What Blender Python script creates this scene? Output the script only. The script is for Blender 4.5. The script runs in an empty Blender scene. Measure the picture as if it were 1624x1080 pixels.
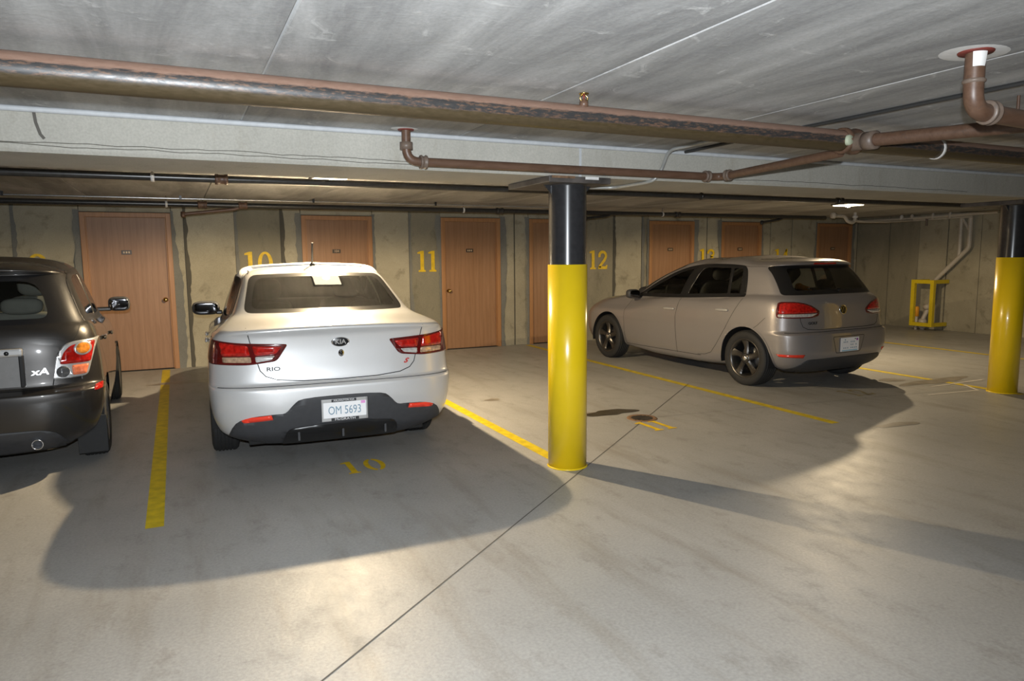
import bpy, bmesh, math, random
import numpy as np
from mathutils import Vector, Matrix
from mathutils.bvhtree import BVHTree

random.seed(7)
scene = bpy.context.scene
COL = scene.collection

# ---------------------------------------------------------------- camera
CAM_POS = Vector((0.0, 0.0, 1.49))
YAW, PITCH, ROLL, FPX = 0.44201, 0.11975, 0.0087966, 1120.0
def camera_axes():
    cy, s = math.cos(YAW), math.sin(YAW)
    f = Vector((s * math.cos(PITCH), cy * math.cos(PITCH), -math.sin(PITCH)))
    rt = Vector((cy, -s, 0.0)); dn = f.cross(rt)
    c, sn = math.cos(ROLL), math.sin(ROLL)
    return rt * c + dn * sn, rt * -sn + dn * c, f
_rt, _dn, _fw = camera_axes()
cam_data = bpy.data.cameras.new('camera'); cam = bpy.data.objects.new('camera', cam_data)
COL.objects.link(cam)
cam_data.sensor_width = 36.0
cam_data.lens = 36.0 * FPX / 1624.0
cam_data.clip_start = 0.02
cam.matrix_world = Matrix(((_rt.x, -_dn.x, -_fw.x, CAM_POS.x), (_rt.y, -_dn.y, -_fw.y, CAM_POS.y),
                           (_rt.z, -_dn.z, -_fw.z, CAM_POS.z), (0, 0, 0, 1)))
scene.camera = cam

# ---------------------------------------------------------------- world, flash, exposure
world = bpy.data.worlds.new('world'); scene.world = world
world.use_nodes = True
world.node_tree.nodes['Background'].inputs[0].default_value = (0.55, 0.5, 0.42, 1)
world.node_tree.nodes['Background'].inputs[1].default_value = 0.0
flash_data = bpy.data.lights.new('camera_flash', 'SPOT')
flash_data.energy = 790.0
flash_data.color = (0.90, 0.955, 1.0)
flash_data.spot_size = math.radians(132)
flash_data.spot_blend = 1.0
flash_data.shadow_soft_size = 0.02
flash = bpy.data.objects.new('camera_flash', flash_data); COL.objects.link(flash)
flash.location = CAM_POS + Vector((-0.02, -0.03, 0.12))
_aim = Vector((math.sin(YAW - 0.04), math.cos(YAW - 0.04), -0.02))
flash.rotation_euler = _aim.to_track_quat('-Z', 'Y').to_euler()
LAMP_POWER = 550.0
LAMP_COLOR = (1.0, 0.775, 0.48)
vs = scene.view_settings
vs.view_transform = 'Standard'; vs.look = 'None'; vs.gamma = 1.0; vs.use_curve_mapping = False
vs.exposure = 0.0

# ---------------------------------------------------------------- materials
M = {}
def new_mat(name):
    m = bpy.data.materials.new(name); m.use_nodes = True
    M[name] = m
    nt = m.node_tree
    return m, nt, nt.nodes['Principled BSDF']
def setp(b, **k):
    names = {'color': 'Base Color', 'rough': 'Roughness', 'metal': 'Metallic', 'coat': 'Coat Weight', 'coat_rough': 'Coat Roughness',
             'spec': 'Specular IOR Level', 'trans': 'Transmission Weight', 'alpha': 'Alpha'}
    for a, v in k.items():
        if a == 'color': v = (v[0], v[1], v[2], 1)
        b.inputs[names[a]].default_value = v
def plain(name, color, rough=0.5, metal=0.0, coat=0.0, spec=0.5, var=0.06, scale=30, bump=0.0):
    m, nt, b = new_mat(name)
    setp(b, color=color, rough=rough, metal=metal, coat=coat, spec=spec)
    if var > 0:
        tc = nt.nodes.new('ShaderNodeTexCoord'); n = nt.nodes.new('ShaderNodeTexNoise')
        n.inputs['Scale'].default_value = scale; n.inputs['Detail'].default_value = 4
        nt.links.new(tc.outputs['Object'], n.inputs['Vector'])
        r = nt.nodes.new('ShaderNodeValToRGB')
        r.color_ramp.elements[0].position = .3; r.color_ramp.elements[1].position = .7
        r.color_ramp.elements[0].color = tuple(c * (1 - var) for c in color) + (1,)
        r.color_ramp.elements[1].color = tuple(min(1, c * (1 + var)) for c in color) + (1,)
        nt.links.new(n.outputs['Fac'], r.inputs[0]); nt.links.new(r.outputs[0], b.inputs['Base Color'])
        if bump > 0:
            bp = nt.nodes.new('ShaderNodeBump'); bp.inputs['Strength'].default_value = bump; bp.inputs['Distance'].default_value = .01
            nt.links.new(n.outputs['Fac'], bp.inputs['Height']); nt.links.new(bp.outputs[0], b.inputs['Normal'])
    return m
def N(nt, typ, **inp):
    n = nt.nodes.new(typ)
    for k, v in inp.items(): n.inputs[k].default_value = v
    return n
def mixc(nt, fac, a, b, mode='MIX'):
    n = nt.nodes.new('ShaderNodeMix'); n.data_type = 'RGBA'; n.blend_type = mode
    for sock, v in ((n.inputs[0], fac), (n.inputs[6], a), (n.inputs[7], b)):
        if hasattr(v, 'links') or hasattr(v, 'is_output'): nt.links.new(v, sock)
        elif isinstance(v, tuple): sock.default_value = v + (1,) if len(v) == 3 else v
        else: sock.default_value = v
    return n.outputs[2]
def ramp(nt, src, p0, p1, c0=(0, 0, 0), c1=(1, 1, 1)):
    r = nt.nodes.new('ShaderNodeValToRGB')
    r.color_ramp.elements[0].position = p0; r.color_ramp.elements[1].position = p1
    r.color_ramp.elements[0].color = tuple(c0) + (1,); r.color_ramp.elements[1].color = tuple(c1) + (1,)
    nt.links.new(src, r.inputs[0]); return r.outputs[0]
def mapping(nt, scale=(1, 1, 1), rot=(0, 0, 0), coord='Object'):
    tc = nt.nodes.new('ShaderNodeTexCoord'); mp = nt.nodes.new('ShaderNodeMapping')
    mp.inputs['Scale'].default_value = scale; mp.inputs['Rotation'].default_value = rot
    nt.links.new(tc.outputs[coord], mp.inputs['Vector']); return mp.outputs[0]
def noise(nt, vec, scale, detail=5, rough=.55, dist=0.0):
    n = N(nt, 'ShaderNodeTexNoise', Scale=scale, Detail=detail, Roughness=rough, Distortion=dist)
    nt.links.new(vec, n.inputs['Vector']); return n.outputs['Fac']
def bump(nt, b, h, strength, distance=.01):
    bp = N(nt, 'ShaderNodeBump', Strength=strength, Distance=distance)
    nt.links.new(h, bp.inputs['Height']); nt.links.new(bp.outputs[0], b.inputs['Normal'])

def mat_floor():
    m, nt, b = new_mat('floor_concrete')
    v = mapping(nt)
    big = noise(nt, v, .7, 7, .6, .1); mid = noise(nt, mapping(nt, (1.6, 1, 1), (0, 0, .4)), 3.4, 10, .72, .05); fine = noise(nt, v, 70, 3)
    streak = noise(nt, mapping(nt, (3.2, .5, 1), (0, 0, .5)), 1.6, 6, .6)
    c = mixc(nt, ramp(nt, big, .35, .7), (.35, .347, .335), (.44, .432, .415))
    c = mixc(nt, ramp(nt, mid, .54, .84), c, (.22, .205, .182))
    c = mixc(nt, ramp(nt, streak, .52, .8), c, (.28, .262, .232))
    c = mixc(nt, .20, c, ramp(nt, fine, .3, .7), 'MULTIPLY')
    nt.links.new(c, b.inputs['Base Color'])
    nt.links.new(ramp(nt, mid, .3, .75, (.36,) * 3, (.52,) * 3), b.inputs['Roughness'])
    setp(b, spec=.28)
    bump(nt, b, noise(nt, v, 26, 8, .75), .22, .008)
mat_floor()
def mat_concrete(name, a, c2, dark, stain=.6, grain=(1, 1, 1), rough=.85, bmp=.35):
    m, nt, b = new_mat(name)
    v = mapping(nt); g = mapping(nt, grain)
    big = noise(nt, g, .9, 6, .62, .5); mid = noise(nt, g, 4.5, 8, .68, .4); fine = noise(nt, v, 90, 3)
    c = mixc(nt, ramp(nt, big, .3, .7), a, c2)
    f = ramp(nt, mid, .55, .8)
    mm = nt.nodes.new('ShaderNodeMath'); mm.operation = 'MULTIPLY'; mm.inputs[1].default_value = stain
    nt.links.new(f, mm.inputs[0])
    c = mixc(nt, mm.outputs[0], c, dark)
    c = mixc(nt, .16, c, ramp(nt, fine, .3, .7), 'MULTIPLY')
    nt.links.new(c, b.inputs['Base Color']); setp(b, rough=rough, spec=.3)
    bump(nt, b, mid, bmp, .012)
    return m
mat_concrete('wall_concrete', (.30, .275, .205), (.46, .425, .325), (.12, .11, .075), .9)
mat_concrete('wall_concrete_dark', (.19, .177, .13), (.31, .285, .215), (.085, .078, .055), .9, (1, 1, .45))
mat_concrete('wall_seam', (.07, .066, .055), (.12, .112, .09), (.05, .045, .04), .6)
mat_concrete('mortar', (.15, .152, .142), (.22, .22, .20), (.10, .10, .09), .5)
mat_concrete('beam_concrete', (.40, .388, .345), (.49, .475, .425), (.30, .27, .205), .6, (1.6, 1, .45))
def mat_ceiling():
    m, nt, b = new_mat('ceiling_concrete')
    v = mapping(nt); g = mapping(nt, (2.2, .32, 1))
    big = noise(nt, g, 1.3, 7, .66, .5); mid = noise(nt, v, 5.5, 9, .7, .8); fine = noise(nt, v, 70, 3)
    c = mixc(nt, ramp(nt, big, .38, .62), (.31, .31, .31), (.56, .56, .555))
    c = mixc(nt, ramp(nt, mid, .585, .70), c, (.66, .66, .65))
    c = mixc(nt, .15, c, ramp(nt, fine, .3, .7), 'MULTIPLY')
    nt.links.new(c, b.inputs['Base Color']); setp(b, rough=.8, spec=.3)
    bump(nt, b, mid, .3, .01)
mat_ceiling()
def mat_wood(name, a, c2, dark):
    m, nt, b = new_mat(name)
    v = mapping(nt, (9, 9, .55))
    w = noise(nt, v, 1.7, 5, .55, 1.6); f = noise(nt, mapping(nt, (70, 70, 2.2)), 2.2, 4, .6)
    wv = nt.nodes.new('ShaderNodeTexWave'); wv.inputs['Scale'].default_value = .55; wv.inputs['Distortion'].default_value = 9
    wv.inputs['Detail'].default_value = 4; wv.inputs['Detail Scale'].default_value = 1.2
    nt.links.new(mapping(nt, (7, 7, .45)), wv.inputs['Vector'])
    c = mixc(nt, ramp(nt, w, .3, .7), a, c2)
    c = mixc(nt, ramp(nt, wv.outputs['Fac'], .6, 1.0, (0, 0, 0), (.4, .4, .4)), c, tuple((x + y) / 2 for x, y in zip(a, dark)))
    c = mixc(nt, ramp(nt, f, .55, .85), c, dark)
    nt.links.new(c, b.inputs['Base Color']); setp(b, rough=.45, spec=.4)
mat_wood('door_wood', (.27, .145, .075), (.32, .18, .10), (.19, .10, .05))
mat_wood('frame_wood', (.33, .165, .07), (.39, .20, .09), (.24, .115, .045))
def mat_pipe_main():
    m, nt, b = new_mat('main_pipe_steel')
    tc = nt.nodes.new('ShaderNodeTexCoord'); sp = nt.nodes.new('ShaderNodeSeparateXYZ')
    nt.links.new(tc.outputs['Object'], sp.inputs[0])
    n1 = noise(nt, mapping(nt, (5.0, 26, 26)), 2.2, 9, .78, .5)
    n2 = noise(nt, mapping(nt, (9, 30, 30)), 3, 5, .7)
    def band(center, half, soft, jit):
        a = nt.nodes.new('ShaderNodeMath'); a.operation = 'MULTIPLY_ADD'; nt.links.new(n1, a.inputs[0])
        a.inputs[1].default_value = jit; nt.links.new(sp.outputs['Z'], a.inputs[2])
        s = nt.nodes.new('ShaderNodeMath'); s.operation = 'SUBTRACT'; nt.links.new(a.outputs[0], s.inputs[0]); s.inputs[1].default_value = center + jit * .5
        ab = nt.nodes.new('ShaderNodeMath'); ab.operation = 'ABSOLUTE'; nt.links.new(s.outputs[0], ab.inputs[0])
        return ramp(nt, ab.outputs[0], half, half + soft, (1, 1, 1), (0, 0, 0))
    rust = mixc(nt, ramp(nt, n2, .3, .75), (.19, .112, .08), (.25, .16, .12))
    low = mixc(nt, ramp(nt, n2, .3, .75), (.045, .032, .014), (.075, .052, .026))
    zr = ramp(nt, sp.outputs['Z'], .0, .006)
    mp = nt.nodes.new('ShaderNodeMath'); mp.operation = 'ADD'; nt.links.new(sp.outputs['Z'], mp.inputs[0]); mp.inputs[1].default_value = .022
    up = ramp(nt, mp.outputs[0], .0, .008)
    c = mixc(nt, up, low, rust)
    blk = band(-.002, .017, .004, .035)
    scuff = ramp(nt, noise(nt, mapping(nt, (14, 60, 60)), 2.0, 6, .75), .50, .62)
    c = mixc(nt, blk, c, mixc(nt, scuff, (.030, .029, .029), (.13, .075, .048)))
    nt.links.new(c, b.inputs['Base Color'])
    nt.links.new(ramp(nt, n2, .3, .7, (.3,) * 3, (.5,) * 3), b.inputs['Roughness'])
mat_pipe_main()
def mat_rust(name, a, c2, dark, rough=.5):
    m, nt, b = new_mat(name)
    n1 = noise(nt, mapping(nt, (3, 12, 12)), 3, 7, .7, .4)
    c = mixc(nt, ramp(nt, n1, .3, .7), a, c2)
    c = mixc(nt, ramp(nt, noise(nt, mapping(nt), 18, 6, .7), .6, .75), c, dark)
    nt.links.new(c, b.inputs['Base Color']); setp(b, rough=rough)
mat_rust('branch_pipe', (.085, .043, .025), (.14, .08, .052), (.055, .048, .044), .42)
mat_rust('fitting', (.12, .085, .065), (.18, .135, .105), (.07, .065, .06), .45)
mat_rust('yellow_paint_metal', (.62, .47, .012), (.72, .55, .02), (.55, .40, .02), .3)
plain('black_pipe', (.028, .027, .026), .28, var=.3)
plain('black_paint', (.030, .030, .032), .22, coat=.3, var=.15)
plain('plate_steel', (.075, .066, .06), .5, var=.5, scale=9)
plain('red_primer', (.16, .03, .022), .6)
plain('white_patch', (.72, .71, .69), .8)
plain('joint_grey', (.22, .22, .22), .8)
plain('grey_caulk', (.50, .52, .54), .6)
plain('conduit_grey', (.42, .43, .42), .35, metal=.4)
plain('bright_conduit', (.55, .56, .57), .25, metal=.8)
plain('cable_black', (.03, .03, .03), .5)
plain('pvc', (.50, .46, .40), .4)
plain('end_cap_green', (.42, .46, .33), .5)
plain('hanger_white', (.62, .60, .57), .5)
plain('brass', (.62, .45, .16), .25, metal=1.0)
plain('line_yellow', (.62, .47, .012), .5, var=.22, scale=14)
plain('stencil_yellow', (.68, .46, .01), .6, var=.18, scale=14)
plain('white_scrape', (.62, .59, .54), .7)
plain('oil', (.05, .042, .03), .25, var=.5, scale=12)
plain('oil_faint', (.24, .215, .18), .35, var=.3, scale=9)
plain('faint_yellow', (.27, .235, .14), .5, var=.4, scale=16)
plain('rust_iron', (.19, .11, .06), .6, var=.5, scale=25)
plain('joint_dark', (.10, .092, .08), .8)
plain('plaque', (.05, .035, .025), .4)
plain('plaque_text', (.55, .42, .28), .5)
plain('gap_black', (.006, .006, .006), .8, var=0)
plain('rubber', (.018, .018, .018), .75, var=.1)
plain('black_plastic', (.045, .046, .05), .55, var=.1)
plain('dark_trim', (.012, .012, .013), .3, var=0)
plain('alloy', (.42, .42, .43), .3, metal=.85)
plain('alloy_dark', (.11, .105, .10), .33, metal=.85)
plain('brake_steel', (.12, .12, .12), .4, metal=.8)
plain('chrome', (.80, .81, .83), .12, metal=1.0, var=0)
plain('silver_trim', (.60, .60, .60), .3, metal=.6, var=0)
plain('mirror_glass', (.16, .16, .17), .06, metal=1.0, var=0)
plain('lens_red', (.45, .012, .008), .12, coat=1.0, var=.4, scale=40)
plain('lens_red_dark', (.10, .006, .006), .12, coat=1.0, var=.2)
plain('lens_red_bright', (.95, .06, .03), .15, coat=1.0, var=.05)
plain('lens_orange', (.85, .26, .03), .12, coat=1.0, var=.3, scale=60)
plain('lens_clear', (.72, .70, .68), .12, coat=1.0, metal=.4, var=.25, scale=40)
plain('lens_smoke', (.10, .10, .10), .12, coat=1.0)
plain('plate_white', (.95, .95, .96), .4, var=0)
plain('plate_blue', (.35, .62, .78), .4, var=0)
plain('plate_ink', (.20, .32, .42), .5, var=0)
plain('dark_ink', (.02, .02, .022), .5, var=0)
plain('sticker_pink', (.82, .35, .70), .5, var=0)
plain('sticker_purple', (.30, .05, .35), .5, var=0)
plain('badge_red', (.55, .05, .04), .3, var=0)
plain('seat_cloth', (.035, .036, .038), .8)
plain('seat_cloth_grey', (.16, .16, .16), .8)
plain('cabin_dark', (.022, .022, .023), .8)
plain('toy_orange', (.80, .36, .03), .7)
def mat_paint(name, color, metal, rough, flake=.12):
    m, nt, b = new_mat(name)
    fl = noise(nt, mapping(nt), 900, 2)
    c = mixc(nt, ramp(nt, fl, .35, .65), tuple(x * (1 - flake) for x in color), tuple(min(1, x * (1 + flake)) for x in color))
    nt.links.new(c, b.inputs['Base Color'])
    setp(b, metal=metal, rough=rough, coat=1.0, coat_rough=.04)
mat_paint('paint_pearl', (.70, .70, .70), .35, .38, .05)
mat_paint('paint_silver', (.29, .272, .27), .4, .40)
mat_paint('paint_graphite', (.034, .031, .029), .5, .34)
def mat_glass(name, tint, rough=.0, ior=1.5):
    m = bpy.data.materials.new(name); m.use_nodes = True; M[name] = m
    nt = m.node_tree; nt.nodes.clear()
    out = nt.nodes.new('ShaderNodeOutputMaterial'); mix = nt.nodes.new('ShaderNodeMixShader')
    tr = nt.nodes.new('ShaderNodeBsdfTransparent'); tr.inputs[0].default_value = tint + (1,)
    gl = nt.nodes.new('ShaderNodeBsdfGlossy'); gl.inputs['Roughness'].default_value = rough
    lw = nt.nodes.new('ShaderNodeFresnel'); lw.inputs[0].default_value = ior
    nt.links.new(lw.outputs[0], mix.inputs[0]); nt.links.new(tr.outputs[0], mix.inputs[1]); nt.links.new(gl.outputs[0], mix.inputs[2])
    nt.links.new(mix.outputs[0], out.inputs[0])
mat_glass('glass_clear', (.90, .91, .82), .015, 2.0)
mat_glass('glass_tint', (.74, .76, .70), .015)
def mat_emit(name, color, strength):
    m = bpy.data.materials.new(name); m.use_nodes = True; M[name] = m
    nt = m.node_tree; nt.nodes.clear()
    out = nt.nodes.new('ShaderNodeOutputMaterial'); e = nt.nodes.new('ShaderNodeEmission')
    e.inputs[0].default_value = color + (1,); e.inputs[1].default_value = strength
    nt.links.new(e.outputs[0], out.inputs[0])
mat_emit('lamp_lens', (1.0, .86, .58), 9.0)
mat_emit('lamp_bulb', (1.0, .88, .62), 120.0)

# ---------------------------------------------------------------- helpers
def tag(o, label=None, cat=None, group=None, kind=None):
    if label: o['label'] = label
    if cat: o['category'] = cat
    if group: o['group'] = group
    if kind: o['kind'] = kind
    return o
def link(name, me, mat=None, parent=None, loc=None):
    o = bpy.data.objects.new(name, me); COL.objects.link(o)
    if me is not None and mat is not None and len(me.materials) == 0: me.materials.append(M[mat])
    if parent is not None: o.parent = parent
    if loc is not None: o.location = loc
    return o
def empty(name, loc=(0, 0, 0), rz=0.0):
    o = bpy.data.objects.new(name, None); COL.objects.link(o)
    o.location = loc; o.rotation_euler = (0, 0, rz); o.empty_display_size = .1
    return o
def mesh_from(verts, faces, smooth=False):
    me = bpy.data.meshes.new('mesh'); me.from_pydata([tuple(v) for v in verts], [], faces); me.update()
    if smooth: me.polygons.foreach_set('use_smooth', [True] * len(me.polygons))
    return me
class MB:
    """collects simple solids into one mesh"""
    def __init__(s): s.v = []; s.f = []; s.sm = []
    def add(s, v, f, smooth=False):
        o = len(s.v); s.v += [tuple(x) for x in v]; s.f += [tuple(i + o for i in q) for q in f]; s.sm += [smooth] * len(f); return s
    def box(s, x0, x1, y0, y1, z0, z1, bev=0.0):
        if bev <= 0:
            v = [(x, y, z) for z in (z0, z1) for y in (y0, y1) for x in (x0, x1)]
            f = [(0, 2, 3, 1), (4, 5, 7, 6), (0, 1, 5, 4), (2, 6, 7, 3), (0, 4, 6, 2), (1, 3, 7, 5)]
            return s.add(v, f)
        bm = bmesh.new(); bmesh.ops.create_cube(bm, size=1)
        for q in bm.verts: q.co = Vector(((x0 + x1) / 2 + q.co.x * (x1 - x0), (y0 + y1) / 2 + q.co.y * (y1 - y0), (z0 + z1) / 2 + q.co.z * (z1 - z0)))
        bmesh.ops.bevel(bm, geom=bm.edges[:], offset=bev, segments=2, affect='EDGES', profile=.6)
        bm.verts.index_update()
        s.add([q.co for q in bm.verts], [[q.index for q in f.verts] for f in bm.faces]); bm.free(); return s
    def lathe(s, prof, axis='z', seg=24, center=(0, 0, 0), smooth=True, a0=0.0, a1=2 * math.pi):
        """prof: list of (radius, height along axis)"""
        full = abs(a1 - a0 - 2 * math.pi) < 1e-6; n = seg if full else seg + 1
        v = []
        for k in range(n):
            a = a0 + (a1 - a0) * k / seg; c, q = math.cos(a), math.sin(a)
            for r, h in prof:
                p = {'z': (r * c, r * q, h), 'x': (h, r * c, r * q), 'y': (r * q, h, r * c)}[axis]
                v.append((p[0] + center[0], p[1] + center[1], p[2] + center[2]))
        m = len(prof); f = []
        for k in range(seg):
            k2 = (k + 1) % n
            for j in range(m - 1): f.append((k * m + j, k2 * m + j, k2 * m + j + 1, k * m + j + 1))
        return s.add(v, f, smooth)
    def tube(s, pts, r, seg=12, fillet=0.0, cap=True):
        P = [Vector(p) for p in pts]
        if fillet > 0 and len(P) > 2:
            Q = [P[0]]
            for i in range(1, len(P) - 1):
                a, b, c = P[i - 1], P[i], P[i + 1]
                d = min(fillet, (a - b).length * .48, (c - b).length * .48)
                u = b + (a - b).normalized() * d; w = b + (c - b).normalized() * d
                for k in range(7):
                    t = k / 6; Q.append(u * (1 - t) ** 2 + b * 2 * t * (1 - t) + w * t * t)
            Q.append(P[-1]); P = Q
        v = []; prev = None; n = len(P)
        for i, p in enumerate(P):
            t = (P[min(i + 1, n - 1)] - P[max(i - 1, 0)]).normalized()
            if prev is None:
                ref = Vector((0, 0, 1)) if abs(t.z) < .9 else Vector((1, 0, 0)); u = t.cross(ref).normalized()
            else:
                u = (prev - t * prev.dot(t)).normalized()
            prev = u; w = t.cross(u)
            for k in range(seg):
                a = 2 * math.pi * k / seg; v.append(p + (u * math.cos(a) + w * math.sin(a)) * r)
        f = [(i * seg + k, i * seg + (k + 1) % seg, (i + 1) * seg + (k + 1) % seg, (i + 1) * seg + k) for i in range(n - 1) for k in range(seg)]
        s.add(v, f, True)
        if cap:
            o = len(s.v); s.v += [tuple(x) for x in v[:seg]] + [tuple(x) for x in v[-seg:]]
            s.f += [tuple(o + k for k in reversed(range(seg))), tuple(o + seg + k for k in range(seg))]; s.sm += [False, False]
        return s
    def poly(s, pts, z0, z1=None, axis='z', at=0.0):
        """flat polygon (pts 2D) or prism between z0, z1 along axis; for axis y: pts=(x,z); axis x: pts=(y,z)"""
        def p3(p, h): return {'z': (p[0], p[1], h), 'y': (p[0], h, p[1]), 'x': (h, p[0], p[1])}[axis]
        n = len(pts)
        if z1 is None: return s.add([p3(p, z0) for p in pts], [tuple(range(n))])
        v = [p3(p, z0) for p in pts] + [p3(p, z1) for p in pts]
        f = [tuple(range(n)), tuple(reversed(range(n, 2 * n)))] + [(i, i + n, (i + 1) % n + n, (i + 1) % n) for i in range(n)]
        return s.add(v, f)
    def mesh(s):
        bm = bmesh.new()
        vs_ = [bm.verts.new(p) for p in s.v]; bm.verts.ensure_lookup_table()
        for q, sm in zip(s.f, s.sm):
            try:
                f = bm.faces.new([vs_[i] for i in q]); f.smooth = sm
            except ValueError: pass
        bmesh.ops.recalc_face_normals(bm, faces=bm.faces[:])
        me = bpy.data.meshes.new('mesh'); bm.to_mesh(me); bm.free(); return me
    def build(s, name, mat, parent=None, loc=None): return link(name, s.mesh(), mat, parent, loc)

def stroke_poly(path, w):
    """list of quads approximating a flat stroke"""
    out = []
    P = [Vector(p) for p in path]
    L = []; R = []
    for i, p in enumerate(P):
        t = (P[min(i + 1, len(P) - 1)] - P[max(i - 1, 0)]).normalized(); nrm = Vector((-t.y, t.x))
        L.append(p + nrm * w / 2); R.append(p - nrm * w / 2)
    return [[L[i], R[i], R[i + 1], L[i + 1]] for i in range(len(P) - 1)]
def arc(cx, cy, rx, ry, a0, a1, n=14):
    return [(cx + rx * math.cos(math.radians(a0 + (a1 - a0) * k / n)), cy + ry * math.sin(math.radians(a0 + (a1 - a0) * k / n))) for k in range(n + 1)]
def digit(ch, stencil=False):
    """flat polygons of a serif stencil numeral in a box 0.62 wide (0.4 for 1) and 1 high"""
    if ch == '1':
        return [[(.04, 0), (.40, 0), (.40, .07), (.32, .1), (.32, 1), (.2, 1), (.0, .93), (.0, .86), (.14, .86), (.14, .1), (.04, .07)]], .44
    if ch == '0':
        q = []
        for a0, a1 in (((98, 262), (278, 442)) if stencil else ((0, 180), (180, 360))):
            o = arc(.31, .5, .31, .5, a0, a1, 16); i = arc(.31, .5, .15, .40, a0, a1, 16)
            q += [[o[k], o[k + 1], i[k + 1], i[k]] for k in range(16)]
        return q, .62
    if ch == '2':
        q = stroke_poly(arc(.29, .71, .21, .21, 200, -20), .15) + stroke_poly([(.49, .64), (.40, .47), (.20, .25), (.08, .10)], .15)
        q += [[(.02, 0), (.58, 0), (.60, .22), (.53, .22), (.48, .15), (.02, .15)]]
        return q, .62
    if ch == '3':
        q = stroke_poly(arc(.28, .74, .21, .18, 190, -90), .14) + stroke_poly(arc(.28, .29, .24, .22, 90, -170), .15)
        return q, .6
    if ch == '4':
        return [[(.34, 0), (.5, 0), (.5, 1), (.40, 1), (.34, .9)], [(0, .22), (.62, .22), (.62, .35), (0, .35)]] + stroke_poly([(.42, .97), (.06, .30)], .1), .62
    if ch == '9':
        o = arc(.30, .68, .30, .32, 0, 360, 24); i = arc(.30, .68, .14, .22, 0, 360, 24)
        q = [[o[k], o[k + 1], i[k + 1], i[k]] for k in range(24)]
        return q + stroke_poly([(.52, .66), (.50, .4), (.38, .18), (.12, .06)], .15), .62
def number_mesh(txt, height, gap=.12, stencil=False, sx=1.0):
    mb = MB(); x = 0.0; items = []
    for ch in txt:
        q, w = digit(ch, stencil); items.append((q, x)); x += w + gap
    W = x - gap
    for q, x0 in items:
        for p in q: mb.poly([((a + x0 - W / 2) * height * sx, b * height) for a, b in p], 0.0)
    return mb
def text_mesh(body, size, extrude=.001, bold=0.0, shear=0.0):
    cu = bpy.data.curves.new('lettering', 'FONT'); cu.body = body; cu.size = size; cu.extrude = extrude
    cu.align_x = 'CENTER'; cu.align_y = 'CENTER'; cu.offset = bold; cu.shear = shear; cu.resolution_u = 3
    o = bpy.data.objects.new('lettering', cu); COL.objects.link(o)
    bpy.context.view_layer.update()
    me = bpy.data.meshes.new_from_object(o.evaluated_get(bpy.context.evaluated_depsgraph_get()))
    bpy.data.objects.remove(o); bpy.data.curves.remove(cu)
    me.materials.clear()
    return me

# ---------------------------------------------------------------- the setting
CEIL = 2.21; WALL_Y = 10.6; XL, XR, YB = -8.2, 13.2, -7.0
floor = MB().box(XL - .3, XR + .3, YB - .3, WALL_Y + .3, -.25, 0).build('floor', 'floor_concrete')
tag(floor, kind='structure')
# painted stall lines, floor numbers, joints and stains belong to the floor
LINES = [-2.93, -.19, 2.44, 5.17, 7.92, 10.55]
def strip(name, x0, y0, x1, y1, w, mat, z=.0015, parent=floor, wob=0.0):
    a, b = Vector((x0, y0)), Vector((x1, y1)); t = (b - a).normalized(); n = Vector((-t.y, t.x)); k = max(1, int((b - a).length / .25))
    v = []
    for i in range(k + 1):
        p = a + (b - a) * i / k; j = random.uniform(-wob, wob)
        v += [tuple(p + n * (w / 2 + j)) + (z,), tuple(p - n * (w / 2 - j)) + (z,)]
    return link(name, mesh_from(v, [(2 * i, 2 * i + 1, 2 * i + 3, 2 * i + 2) for i in range(k)]), mat, parent)
for x in LINES:
    o = strip('stall_line', x + (.04 if x > 0 else -.03) * 0, 4.28 if x != 2.44 else 4.36, x + (.09 if x > 3 else 0), 10.5, .095, 'line_yellow')
strip('floor_joint', -.9, 1.36, 5.28, 6.40, .008, 'joint_dark')
strip('floor_joint', 3.77, 5.22, 8.0, 4.7, .004, 'joint_dark')
def blob(name, cx, cy, rx, ry, mat, z=.002, seed=0, n=36, jag=.25):
    rnd = random.Random(seed); ph = [rnd.uniform(0, 6.28) for _ in range(6)]; v = [(cx, cy, z)]
    for k in range(n):
        a = 2 * math.pi * k / n
        r = 1 + jag * sum(math.sin((i + 2) * a + ph[i]) / (i + 1.5) for i in range(6))
        v.append((cx + rx * r * math.cos(a), cy + ry * r * math.sin(a), z))
    return link(name, mesh_from(v, [(0, k + 1, (k + 1) % n + 1) for k in range(n)]), mat, floor)
blob('oil_stain', 3.66, 5.55, .24, .12, 'oil', .0022, 3)
blob('oil_stain', 3.42, 5.58, .16, .08, 'oil_faint', .0020, 4)
blob('oil_stain', 7.5, 5.48, .16, .09, 'oil_faint', .0020, 5)
blob('oil_stain', 7.9, 5.2, .5, .12, 'oil_faint', .0016, 8)
blob('oil_stain', 2.9, 6.62, .10, .05, 'oil_faint', .0020, 6)
blob('oil_stain', .25, 9.3, .6, .12, 'oil_faint', .0020, 9)
blob('oil_stain', 5.6, 4.0, .22, .06, 'oil_faint', .0020, 12)
blob('white_scrape', 8.05, 5.0, .45, .018, 'white_scrape', .0024, 14, jag=.35)
strip('white_scrape', 7.05, 4.72, 7.75, 4.62, .025, 'white_scrape', .0026, wob=.008)
strip('white_scrape', 7.75, 4.62, 7.95, 4.9, .03, 'white_scrape', .0026, wob=.01)
drain = MB().lathe([(.0, .003), (.10, .003), (.11, .006), (.135, .006), (.14, .001)], 'z', 28)
dr = drain.build('floor_drain', 'rust_iron', floor, (3.78, 5.22, 0))
g = MB()
for k in range(-3, 4): g.box(-math.sqrt(.0096 - (k * .027) ** 2), math.sqrt(.0096 - (k * .027) ** 2), k * .027 - .008, k * .027 + .008, .003, .0065)
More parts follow.
